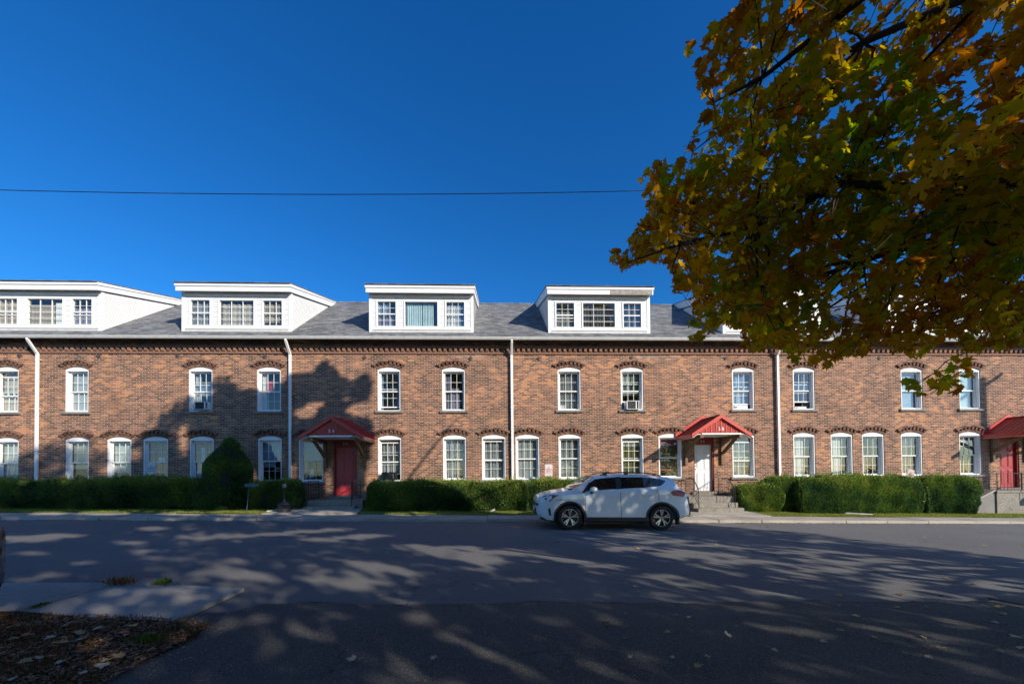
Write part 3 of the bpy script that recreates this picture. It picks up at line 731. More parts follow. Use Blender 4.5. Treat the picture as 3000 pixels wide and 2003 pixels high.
def make_dormer(x0, x1, contents, weather=None):
    E = empty('dormer', (0, 0, 0), parent=B); W = x1-x0; k = W/4.5
    yf = .43; z0 = 7.74; zt = 9.42; ws = [(.28, 1.18), (1.47, 3.0), (3.28, 4.18)]
    wl = [(x0+a*k, x0+b*k) for a, b in ws]; wz = (7.985, 9.165)
    s = MB(); mf = lambda u, z, o: (u, yf-o, z)
    xs = [x0+.1]+[v for p in wl for v in p]+[x1-.1]
    for i in range(0, 8, 2): siding_poly(s, [(xs[i], wz[0]), (xs[i+1], wz[0]), (xs[i+1], wz[1]), (xs[i], wz[1])], mf, wz[0], wz[1])
    siding_poly(s, [(x0+.1, wz[1]), (x1-.1, wz[1]), (x1-.1, zt), (x0+.1, zt)], mf, wz[1], zt)
    ue = 3.87
    poly = [(yf, z0+.05), (yf, zt), (yf+ue, zt+.28*ue)]
    for sg, xx in ((-1, x0), (1, x1)):
        siding_poly(s, poly, lambda u, z, o, xx=xx, sg=sg: (xx+sg*o, u, z), z0, zt+.28*ue, .105)
    s.build('siding', WHITEV, E)
    c = MB()
    c.box(x0-.03, x0+.1, yf-.03, yf+.1, z0, zt+.02); c.box(x1-.1, x1+.03, yf-.03, yf+.1, z0, zt+.02)
    c.box(x0+.101, x1-.101, yf-.035, yf+.02, 7.88, wz[0]-.002)
    c.box(x0+.101, x1-.101, yf-.03, yf+.02, 9.27, 9.33)
    c.quad((x0, yf+.02, z0), (x1, yf+.02, z0), (x1, yf+.02, 7.9), (x0, yf+.02, 7.9))
    c.build('corner_board', TRIMW, E)
    MB().hexa([(x0+.1, yf-.06, rz(yf-.06)+.004), (x1-.1, yf-.06, rz(yf-.06)+.004), (x1-.1, yf+.0, rz(yf)+.004), (x0+.1, yf+.0, rz(yf)+.004),
               (x0+.1, yf-.05, 7.80), (x1-.1, yf-.05, 7.80), (x1-.1, yf-.0, 7.875), (x0+.1, yf-.0, 7.875)]).build('flashing', GUTM, E)
    r = MB(); ov = .09
    r.prism([(.15, 9.39), (.15, 9.705), (5.1, 11.09), (4.34, 10.56)], 'x', x0-ov, x1+ov)
    r.prism([(.12, 9.59), (.12, 9.71), (5.0, 11.075), (4.9, 10.98)], 'x', x0-ov-.03, x1+ov+.03)
    r.build('fascia', TRIMW, E)
    q = MB(); q.prism([(.07, 9.714), (.07, 9.738), (5.1, 11.135), (5.1, 11.10)], 'x', x0-ov-.05, x1+ov+.05); q.build('dormer_roof', SHING, E)
    if weather: MB().box(weather[0], weather[1], .138, .149, 9.395, 9.598).build('exposed_board', WOODW, E)['label'] = 'bare weathered fascia board'
    for i, ((a, b), cc) in enumerate(zip(wl, contents)):
        m = MB(); f = .055; y0, y1 = yf-.04, yf+.08; za, zb = wz
        m.box(a, a+f, y0, y1, za, zb); m.box(b-f, b, y0, y1, za, zb); m.box(a+f, b-f, y0, y1, za, za+f); m.box(a+f, b-f, y0, y1, zb-f, zb)
        gx0, gx1, g0, g1 = a+f, b-f, za+f, zb-f; yy = yf+.01
        if i == 1:
            if cc[0]:
                for t in (1, 2): xx = gx0+(gx1-gx0)*t/3; m.box(xx-.008, xx+.008, yy, yy+.03, g0, g1)
                for t in (1, 2, 3):
                    zz = g0+(g1-g0)*t/4
                    m.box(gx0, gx1, yy+.003, yy+.027, zz-.008, zz+.008)
        else:
            zm = (g0+g1)/2; dd = cc[0]
            m.box(gx0, gx1, yy-.01, yy+.04, zm-.02, zm+.025)
            if dd > 1: m.box(gx0, gx1, yy-.02, yy+.03, zm-.15, zm-.122)
            for t in (1, 2): xx = gx0+(gx1-gx0)*t/3; m.box(xx-.0065, xx+.0065, yy, yy+.03, g0, g1)
            for zz in ((g0+zm)/2, (g1+zm)/2): m.box(gx0, gx1, yy+.003, yy+.027, zz-.0065, zz+.0065)
        m.mat(1).quad((gx0, yy+.035, g0), (gx1, yy+.035, g0), (gx1, yy+.035, g1), (gx0, yy+.035, g1))
        m.build('window', [WHITE, GLASS], E)
        for (kd, u0, u1, v0, v1) in cc[1:]:
            curtain(E, kd, gx0+(gx1-gx0)*u0, gx0+(gx1-gx0)*u1, g0+(g1-g0)*v0, g0+(g1-g0)*v1, yf+.13, 7 if i == 1 else 5)
    m = MB().quad((x0+.1, yf+.5, z0), (x1-.1, yf+.5, z0), (x1-.1, yf+.5, 9.45), (x0+.1, yf+.5, 9.45)); m.build('room_back', INTER, E)
make_dormer(-21.0, -16.53, [(2, ('tan', 0, 1, 0, 1)), (1, ('tan', 0, .68, 0, .8), ('white', .68, 1, 0, .9)), (2, ('purple', 0, 1, 0, .7))])
make_dormer(-13.22, -8.72, [(1, ('grey', 0, 1, 0, .97)), (1, ('beige', 0, 1, 0, .9)), (1, ('tan', 0, 1, .15, .9))])
make_dormer(-5.38, -.94, [(1, ('blue', 0, .6, .5, 1), ('purple', 0, 1, 0, .48)), (0, ('aqua', .02, .5, .03, .97), ('aqua', .52, .86, .0, .97)), (1, ('white', .05, .65, 0, .92), ('blue', .65, 1, 0, .9))])
make_dormer(2.40, 6.90, [(2, ('grey', 0, 1, 0, .7)), (1, ('dark', 0, .66, 0, .9)), (1, ('dark', 0, 1, 0, 1))], weather=(5.08, 6.93))
make_dormer(10.27, 14.75, [(1, ('grey', 0, 1, 0, .9)), (1, ('blue', 0, 1, 0, .9)), (1, ('grey', 0, 1, 0, 1))])
make_dormer(18.02, 22.50, [(1, ('grey', 0, 1, 0, .9)), (1, ('blue', 0, 1, 0, .9)), (1, ('aqua', 0, 1, 0, 1))])

# ------------------------------------------------------------------ air conditioners and window fans
ACW = simple('ac_casing', (.66, .67, .66), .5); ACG = simple('ac_grille', (.10, .11, .12), .6)
def make_ac(px0, px1, py0, py1, dark, label):
    p = onY(px0, py0, -.2); q = onY(px1, py1, -.2); W = q[0]-p[0]; H = p[2]-q[2]
    E = empty('air_conditioner', ((p[0]+q[0])/2, 0, q[2]), 0, label, 'air conditioner', 'window air conditioners')
    m = MB(); w = W/2; t = .03
    m.box(-w, w, -.17, .24, 0, .02); m.box(-w, w, -.17, .24, H-.02, H); m.box(-w, -w+t, -.17, .24, .02, H-.02); m.box(w-t, w, -.17, .24, .02, H-.02); m.box(w*.42, w*.42+.045, -.172, -.1, .02, H-.02)
    m.build('casing', BLACKP if dark else ACW, E)
    g = MB(); g.box(-w+t, w-t, -.12, -.10, .02, H-.02); z = .03
    while z < H-.03: g.box(-w+t, w*.42, -.15, -.12, z, z+.006); z += .018
    g.build('grille', ACG, E)
make_ac(567, 608, 1176, 1199, False, 'white air conditioner in the upper window nearest the conical shrub, in tree shade')
make_ac(1837, 1874, 1173, 1198, False, 'sunlit white air conditioner in the upper window above the white car')
make_ac(1117, 1158, 1384, 1403, True, 'dark air conditioner low in the window right of the red door numbered 3·4')
# vent panel in the ninth upper window and a window fan in the tenth
def panel(px0, px1, py0, py1, r, nm, label, cat):
    p = onY(px0, py0, .16); q = onY(px1, py1, .16)
    E = empty(nm, (p[0], .155, q[2]), 0, label, cat)
    W, H = q[0]-p[0], p[2]-q[2]
    MB().box(0, W, 0, .02, 0, H).build('panel', ACW, E)
    MB().lathe([(0, -.03), (r*.8, -.03), (r, -.01), (r, 0)], (.07, 0, H*.5), 16, 'y').build('vent', simple('vent_grey', (.25, .22, .2), .6), E)
panel(2152, 2190, 1187, 1197.5, .045, 'vent_panel', 'white filler panel with a round grey vent, left of the right downspout', 'vent panel')
panel(2330, 2362, 1191, 1197, .03, 'window_fan', 'low white window fan under the raised sash right of the right downspout', 'window fan')
E = empty('desk_fan', (3.62, .235, 1.50), 0, 'small round white fan standing inside the blind-covered window above the car bonnet', 'fan')
MB().lathe([(0, -.01), (.085, -.01), (.095, .0), (.085, .012), (0, .012)], (0, 0, .12), 20, 'y').build('fan_head', WHITE, E)
MB().tube([(0, 0, -.1), (0, 0, .03)], .01, 6).build('stem', WHITE, E)

# ------------------------------------------------------------------ stoops and railings
def rail_section(m, pts, foot, sp=.12, top=.02):
    """pts: top rail polyline; foot(x,y): z of balusters' foot"""
    for a, b in zip(pts, pts[1:]):
        m.bar(a, b, .03, .022)
        L = math.hypot(b[0]-a[0], b[1]-a[1]); n = max(1, int(L/sp))
        for i in range(1, n):
            t = i/n; x, y, z = [a[k]+(b[k]-a[k])*t for k in range(3)]
            m.tube([(x, y, foot(x, y, z)), (x, y, z)], .007, 5)
    for p in (pts[0], pts[-1]): m.tube([(p[0], p[1], foot(p[0], p[1], -9)), p], .014, 6)
def make_stoop(cx, zl, steps, base, label, zt=.145):
    """steps: list of (xl, xr, yfront, ztop) from landing downwards"""
    E = empty('stoop', (cx, -.6, base), 0, label, 'steps', 'concrete stoops at the doors')
    o = (cx, -.6, base)
    for i, (a, b, yf, zt) in enumerate(steps):
        yb = -.052 if i == 0 else steps[i-1][2]-.002
        MB().box(a-o[0], b-o[0], yf-o[1], yb-o[1], base-.15-o[2], zt-o[2]).build('landing' if i == 0 else 'step', STEPM, E, bevel=.015)
    return E, o
def stoop_rail(E, o, xt, xf, zl, ztop, yl, xe, ye, ze, zb):
    m = MB(); T = lambda p: (p[0]-o[0], p[1]-o[1], p[2]-o[2])
    pts = [T((xt, -.12, ztop)), T((xf, yl+.05, ztop)), T((xe, ye, ze))]
    def foot(x, y, z):
        y += o[1]
        if y > yl: return zl-o[2]
        if z == -9: return zb-o[2]
        return z-.62 if z-.62 > zb-o[2] else zb-o[2]+.05
    rail_section(m, pts, foot)
    m.tube([T((xf, yl+.05, zl)), T((xf, yl+.05, ztop))], .014, 6)
    a, b = T((xf, yl+.05, zl+.08)), T((xe, ye, max(zb+.1, ze-.62))); m.bar(a, b, .016, .012)
    m.build('railing', IRON, E)
E1, o1 = make_stoop(-6.4, .63, [(-7.40, -5.27, -.95, .63), (-7.42, -5.48, -1.25, .41)], .25, 'two-step concrete stoop in front of the red door under the canopy numbered 54')
stoop_rail(E1, o1, -7.34, -7.38, .63, 1.38, -.95, -7.30, -1.22, 1.12, .41)
stoop_rail(E1, o1, -5.64, -5.68, .63, 1.38, -.95, -5.60, -1.22, 1.12, .41)
E2, o2 = make_stoop(8.8, .58, [(7.87, 9.76, -.95, .58), (7.91, 9.74, -1.25, .34), (7.95, 9.80, -1.55, .15)], 0, 'three-step concrete stoop in front of the white door behind the car')
stoop_rail(E2, o2, 9.60, 9.56, .58, 1.33, -.95, 9.52, -1.42, .88, .15)
stoop_rail(E2, o2, 8.14, 8.10, .58, 1.33, -.95, 8.04, -1.42, .88, .15)
# third stoop: landing with side stair descending to the left and stone flank
E3 = empty('stoop', (22.5, -.6, -.3), 0, 'high concrete landing with a stone-flanked side stair at the right edge', 'steps', 'concrete stoops at the doors'); o3 = (22.5, -.6, -.3)
def T3(p): return (p[0]-o3[0], p[1]-o3[1], p[2]-o3[2])
m = MB(); m.box(20.75-22.5, 24.9-22.5, -1.25+.6, -.052+.6, -.5+.3, .60+.3); m.box(20.73-22.5, 24.92-22.5, -1.28+.6, -.05+.6, .601+.3, .69+.3)
m.build('landing', STEPM, E3, bevel=.01)
MB().box(22.1-22.5, 24.5-22.5, -1.62+.6, -1.285+.6, .30+.3, .50+.3).build('step', STEPM, E3, bevel=.01)
m = MB()
for k in range(4):
    zt = .55-.16*k; m.box(20.72-.30*(k+1)-22.5, 20.745-.30*k-22.5, -1.0+.6, -.052+.6, -.5+.3, zt+.3)
m.build('step', STEPM, E3, bevel=.01)
m = MB().prism([(20.74-22.5, -.5+.3), (20.74-22.5, .66+.3), (19.1-22.5, -.12+.3), (19.1-22.5, -.5+.3)], 'y', -1.2+.6, -1.02+.6); m.build('flank_wall', STONE, E3)
m = MB(); m.bar(T3((20.70, -1.11, .70)), T3((19.0, -1.11, -.10)), .26, .06); m.build('coping', CONC, E3)
m = MB()
rail_section(m, [T3((20.66, -1.08, 1.42)), T3((19.3, -1.08, .80))], lambda x, y, z: (.70-(20.70-22.5-x)*.47+.3 if z != -9 else .70-(20.70-22.5-x)*.47+.3), .13)
rail_section(m, [T3((20.95, -1.12, 1.40)), T3((22.02, -1.12, 1.40))], lambda x, y, z: .69+.3, .14)
rail_section(m, [T3((22.05, -1.12, 1.40)), T3((22.05, -1.55, 1.15))], lambda x, y, z: .50+.3, .14)
m.bar(T3((20.95, -1.12, .76)), T3((22.02, -1.12, .76)), .016, .012)
m.build('railing', IRON, E3)

# ------------------------------------------------------------------ signs
SIGNW = simple('sign_face', (.62, .60, .60), .5, var=.05); SIGNR = simple('sign_red', (.50, .05, .05), .5)
RUSTY = simple('rusty_sign_face', (.50, .42, .38), .7, var=.25, scale=12); RUSTR = simple('rusty_sign_red', (.38, .10, .06), .6)
POSTG = simple('green_post', (.03, .05, .035), .6)
def make_sign(px, py, Y, txt, face, ink, tilt, label, lean=0, size=.069):
    p = onY(px, py, Y); g0 = gz(p[0])+.1
    E = empty('parking_sign', (p[0], Y, g0), 0, label, 'sign', 'no parking signs in the hedges'); E.rotation_euler = (0, tilt, 0)
    h = p[2]-g0; W, H = .165, .25
    m = MB(); r = .025; pl = []
    for sx, sz, a0 in ((1, 1, 0), (-1, 1, 90), (-1, -1, 180), (1, -1, 270)):
        for k in range(4):
            a = R(a0+k*30); pl.append((sx*(W-r)+r*math.cos(a), h+sz*(H-r)+r*math.sin(a)))
    m.prism(pl, 'y', -.028, -.024); m.build('sign_plate', face, E)
    # border line
    m = MB()
    for a, b in (((-W+.015, h-H+.015), (W-.015, h-H+.015)), ((-W+.015, h+H-.015), (W-.015, h+H-.015))): m.box(a[0], b[0], -.0305, -.0285, a[1]-.003, a[1]+.003)
    for x in (-W+.015, W-.015): m.box(x-.003, x+.003, -.0305, -.0285, h-H+.019, h+H-.019)
    m.build('sign_border', ink, E)
    t = text_mesh(txt, size, ink, 'lettering', parent=E, thick=.002, line=.95); t.location = (0, -.0305, h-.01)
    MB().bar((0, 0, -.1), (0, 0, h+H-.03), .045, .03).build('post', POSTG, E)
make_sign(445.5, 1371.5, -.55, 'NO\nPARKING\nNIGHT\nOR DAY', SIGNW, simple('sign_dark_ink', (.10, .04, .06), .6), 0, 'no parking night or day sign in front of the pink-curtained window in the shade')
make_sign(1605, 1376.5, -.55, 'NO\nPARKING\nNIGHT\nOR DAY', SIGNW, SIGNR, .02, 'sunlit white sign with red no parking night or day lettering, left of the car')
make_sign(2632, 1386, -.65, 'NO\nPARKING\nFIRE\nLANE', RUSTY, RUSTR, R(17), 'faded rusty no parking sign leaning to the right in the right-hand hedge')

# cigarette receptacle, blue plate on a leaning pole, loose pipes
p = onY(833, 1497, -2.0)
E = empty('cigarette_bin', (p[0], -2.0, gz(p[0])+.105), 0, 'black cigarette receptacle with squat round base beside the left downspout', 'ashtray')
MB().lathe([(0, 0), (.225, 0), (.235, .03), (.215, .05), (.215, .29), (.225, .30), (.22, .33), (.12, .40), (.05, .43), (.042, .47)], n=28).build('base', BLACKP, E, smooth=True)
MB().lathe([(.04, .44), (.033, .50), (.033, .90), (.045, .92)], n=16).build('neck', BLACKP, E, smooth=True)
MB().lathe([(0, .90), (.045, .91), (.068, .95), (.07, .99), (.055, 1.04), (.02, 1.06), (0, 1.06)], n=18).mat(1).lathe([(0, -.0), (.03, -.0), (.033, .005)], (0, -.074, .975), 12, 'y').build('head', [simple('head_grey', (.33, .31, .29), .4), BLACKP], E, smooth=True)
a = onY(722, 1500, -1.95)
E = empty('marker_post', (a[0], -1.95, gz(a[0])+.11), 0, 'thin leaning teal pole with a small pale blue plate, in front of the dark hedge', 'marker')
TEAL = simple('teal_paint', (.03, .07, .08), .5); PBL = simple('pale_blue_plate', (.06, .12, .15), .6, var=.5, scale=14)
MB().tube([(0, 0, -.05), (.04, 0, .35), (.06, .05, 1.0)], .013, 6).build('pole', TEAL, E)
MB().box(-.09, .40, .045, .055, .93, 1.05).build('plate', PBL, E)
def pipe(pts, w, label):
    c = pts[0]; m = MB()
    E = [(p[0]-c[0], p[1]-c[1], p[2]-c[2]) for p in pts]
    for a, b in zip(E, E[1:]): m.bar(a, b, w, w*.75)
    o = m.build('drain_pipe', simple('dull_white_metal', (.45, .42, .38), .5), bevel=.01); o.location = c
    tag(o, label, 'pipe', 'loose downspout ends on the ground')
def gp_(px, py, z0): q = onG(px, py, z0); return (q[0], q[1], q[2])
pipe([(-8.46, -.6, gz(-8)+.24), (-8.2, -1.7, gz(-8)+.17), (-8.4, -1.95, gz(-8)+.15)], .09, 'short length of white downspout lying beside the black cigarette bin')
pipe([(-.05, -1.3, .22), (-.25, -1.75, .16)], .07, 'stub of white pipe poking out under the middle hedge')
pipe([(12.36, -.12, .18), (12.45, -.9, .02), (13.1, -1.35, -.05), (14.3, -1.75, -.13), (14.75, -1.85, -.155)], .09, 'long bent downspout extension lying on the sunlit grass under the right hedges')

# ------------------------------------------------------------------ hedges
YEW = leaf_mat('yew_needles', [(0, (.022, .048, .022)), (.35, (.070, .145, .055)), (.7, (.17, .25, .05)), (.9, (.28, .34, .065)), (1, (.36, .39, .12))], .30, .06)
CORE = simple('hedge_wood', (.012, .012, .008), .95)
def sprays(P, Nn, rng, L=.075, W=.022, up=.5):
    n = len(P)
    d = Nn+rng.normal(0, .45, (n, 3)); d[:, 2] += up; d /= np.linalg.norm(d, axis=1)[:, None]
    a = np.cross(d, rng.normal(0, 1, (n, 3))); a /= np.linalg.norm(a, axis=1)[:, None]
    l = (L*rng.uniform(.6, 1.4, n))[:, None]; wv = (W*rng.uniform(.7, 1.3, n))[:, None]
    nm = np.cross(d, a)
    V = np.stack([P-d*l*.4, P+a*wv+nm*wv*.3, P+d*l*.9, P-a*wv+nm*wv*.3], 1).reshape(-1, 3)
    Fc = np.arange(n*4).reshape(n, 4)
    return V, Fc
def nz3(P, f, seed):
    """smooth irregular noise, about -1..1, from random plane waves"""
    g_ = np.random.default_rng(int(seed)+1000); v = 0
    for _ in range(9):
        k = g_.normal(0, 1, 3); k *= f*g_.uniform(.6, 1.5)/np.linalg.norm(k); v = v+np.sin(P@k+g_.uniform(0, 6.28))
    return v/3.0
def make_hedge(x0, x1, y0, y1, ztop, label, seed, den=2600, shape='box', name='hedge', lean=0, cat='hedge', group='yew hedges along the wall'):
    rng = np.random.default_rng(seed); cx, cy = (x0+x1)/2, (y0+y1)/2; zb = gz(cx)+.13
    E = empty(name, (cx, cy, zb), 0, label, cat, group)
    W, Dp, H = x1-x0, y1-y0, ztop-zb
    # sample a lumpy box-like surface
    def surf(n):
        u = rng.uniform(0, 1, n); s = rng.uniform(0, 1, n)
        t = rng.uniform(-.06, 1, n)                 # 0 bottom front .. 1 top back around the section
        if shape == 'cone':
            ang = rng.uniform(0, 2*np.pi, n); h = rng.uniform(0, 1, n)**1.15
            rad = (W/2)*np.clip(1-h**4.2, 0, 1)**.62*(1-.16*h)*(1-.12*np.clip(.2-h, 0, 1)/.2)
            P = np.stack([rad*np.cos(ang), rad*Dp/W*np.sin(ang), h*H], 1)
            Nn = np.stack([np.cos(ang), np.sin(ang), .2+.9*h**3], 1); P += Nn*(.09*nz3(P, 2.2, seed)+.06*nz3(P, 5.5, seed+5))[:, None]
            return P, Nn
        # face pick: front 45%, top 30%, ends 15%, back 10%
        f = rng.choice(4, n, p=[.46, .30, .14, .10]); P = np.zeros((n, 3)); Nn = np.zeros((n, 3))
        a, b = rng.uniform(-1, 1, n), rng.uniform(0, 1, n)
        m = f == 0; P[m] = np.stack([a[m]*W/2, np.full(m.sum(), -Dp/2), b[m]*H], 1); Nn[m] = (0, -1, .1)
        m = f == 1; P[m] = np.stack([a[m]*W/2, (b[m]-.5)*Dp, np.full(m.sum(), H)], 1); Nn[m] = (0, -.2, 1)
        m = f == 2; sg = np.sign(rng.uniform(-1, 1, m.sum())); P[m] = np.stack([sg*W/2, (b[m]-.5)*Dp, (a[m]*.5+.5)*H], 1); Nn[m] = np.stack([sg, 0*sg, 0*sg+.1], 1)
        m = f == 3; P[m] = np.stack([a[m]*W/2, np.full(m.sum(), Dp/2), b[m]*H], 1); Nn[m] = (0, 1, .1)
        # round the corners, undercut the base, lumps along the run
        X = P[:, 0]+cx
        zf = P[:, 2]/H
        ex = np.clip((np.abs(P[:, 0])-(W/2-.35))/.35, 0, 1); P[:, 2] -= np.where(zf > .6, .16*ex**2, 0)
        P[:, 1] += np.where(P[:, 1] < 0, 1, -1)*(.20*np.clip(zf-.75, 0, 1)/.25*.6+.32*np.clip(.35-zf, 0, 1)**1.2)
        Q = np.stack([X, P[:, 1], P[:, 2]], 1); lump = np.clip(.085*nz3(Q, 1.3, seed)+.075*nz3(Q, 3.4, seed+50)+.05*nz3(Q, 8.5, seed+90), -.26, .17)
        lump = np.where(Nn[:, 2] > .8, np.minimum(lump, .05), lump); P += Nn*lump[:, None]
        P[:, 2] += .045*nz3(Q*np.array([1, 0, 0]), 1.3, seed+7)*np.clip(zf, 0, 1)
        P[:, 0] += np.sign(P[:, 0])*(-.25*np.clip(.4-zf, 0, 1)*ex)+lean*np.clip(zf, 0, 1)**1.5*ex*(P[:, 0] > 0)
        return P, Nn
    area = W*H*2+W*Dp+2*Dp*H; n = int(area*den)
    P, Nn = surf(n); P -= Nn*(rng.exponential(.03, n)[:, None])
    # sprigs: tufts sharing a direction
    V, Fc = sprays(P, Nn, rng, .07, .017)
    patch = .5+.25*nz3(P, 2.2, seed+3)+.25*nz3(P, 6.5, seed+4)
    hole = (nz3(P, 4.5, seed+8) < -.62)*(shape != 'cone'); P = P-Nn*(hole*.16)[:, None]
    att = np.repeat(np.clip(patch*.55+rng.normal(.2, .17, n)+.9*np.clip(P[:, 2]/H-.72, 0, .3)-.08*(P[:, 2]/H < .5), 0, 1), 4)  # sunlit yellow-green top and shadier lower half painted into the needle colour
    # long upright shoots
    k = int(W*(130 if shape != 'cone' else 30)); Ps, Ns = surf(k*6); m = Ps[:, 2] > H*.82; Ps, Ns = Ps[m][:k], Ns[m][:k]
    k = len(Ps); dirs = rng.normal(0, .28, (k, 3))+np.array([lean*.8+.12, -.1, 1]); dirs /= np.linalg.norm(dirs, axis=1)[:, None]
    VV, FF, AA = [V], [Fc], [att]; base = len(V); ln = rng.uniform(.02, .11, k)+rng.exponential(.045, k)
    for j in range(6):
        Q = Ps+dirs*(ln*(j/5.))[:, None]; v2, f2 = sprays(Q, dirs, rng, .05, .012, .6)
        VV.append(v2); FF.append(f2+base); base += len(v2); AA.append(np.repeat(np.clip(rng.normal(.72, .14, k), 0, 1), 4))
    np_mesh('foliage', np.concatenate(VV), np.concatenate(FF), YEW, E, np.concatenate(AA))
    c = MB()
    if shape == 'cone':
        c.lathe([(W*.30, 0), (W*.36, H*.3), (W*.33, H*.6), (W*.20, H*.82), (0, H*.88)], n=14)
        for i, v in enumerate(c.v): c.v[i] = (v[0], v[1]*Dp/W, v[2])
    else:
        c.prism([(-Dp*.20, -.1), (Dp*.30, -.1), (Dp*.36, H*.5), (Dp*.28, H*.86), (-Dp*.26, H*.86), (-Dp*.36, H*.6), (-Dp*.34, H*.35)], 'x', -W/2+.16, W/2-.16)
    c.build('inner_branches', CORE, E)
    return E
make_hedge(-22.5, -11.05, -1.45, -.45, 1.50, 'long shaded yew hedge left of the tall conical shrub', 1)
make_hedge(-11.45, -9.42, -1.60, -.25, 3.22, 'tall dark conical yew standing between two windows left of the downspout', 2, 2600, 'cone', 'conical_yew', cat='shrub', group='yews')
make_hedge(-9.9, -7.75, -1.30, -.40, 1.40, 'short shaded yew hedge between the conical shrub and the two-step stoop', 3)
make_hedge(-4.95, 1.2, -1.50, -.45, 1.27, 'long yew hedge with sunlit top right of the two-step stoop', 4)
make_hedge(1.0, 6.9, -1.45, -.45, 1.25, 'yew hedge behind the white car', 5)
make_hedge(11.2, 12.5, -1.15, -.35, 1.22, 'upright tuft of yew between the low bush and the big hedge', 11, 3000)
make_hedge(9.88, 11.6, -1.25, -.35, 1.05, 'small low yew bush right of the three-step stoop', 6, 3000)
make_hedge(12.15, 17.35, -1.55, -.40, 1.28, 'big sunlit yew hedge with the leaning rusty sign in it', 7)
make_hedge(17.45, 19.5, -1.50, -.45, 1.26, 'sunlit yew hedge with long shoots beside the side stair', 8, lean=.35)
# ------------------------------------------------------------------ cars
def car_paint(name, c):
    m, t, b = newmat(name); b.inputs['Base Color'].default_value = (*c, 1); b.inputs['Roughness'].default_value = .35
    b.inputs['Coat Weight'].default_value = 1; b.inputs['Coat Roughness'].default_value = .03; b.inputs['Specular IOR Level'].default_value = .5
    return m
CARW = car_paint('white_car_paint', (.74, .76, .79)); CARD = car_paint('dark_car_paint', (.035, .042, .052))
TINT = simple('tinted_glass', (.012, .013, .014), .04, spec=.7, var=.02)
RUB = simple('tyre_rubber', (.018, .018, .018), .85, var=.2); ALLOY = simple('alloy', (.55, .55, .56), .25, 1, var=.03); ALLOYD = simple('dark_alloy', (.02, .02, .022), .4)
REDL = simple('red_lens', (.32, .008, .012), .3, spec=.4); LENS = simple('clear_lens', (.10, .115, .14), .12, spec=.7); ORL = simple('amber_lens', (.25, .06, .03), .15)
CLAD = simple('black_cladding', (.022, .023, .026), .55)
def lerp(tab, s):
    for (a, va), (b, vb) in zip(tab, tab[1:]):
        if s <= b: t = (s-a)/(b-a) if b > a else 0; t = max(0, t); return va+(vb-va)*t
    return tab[-1][1]
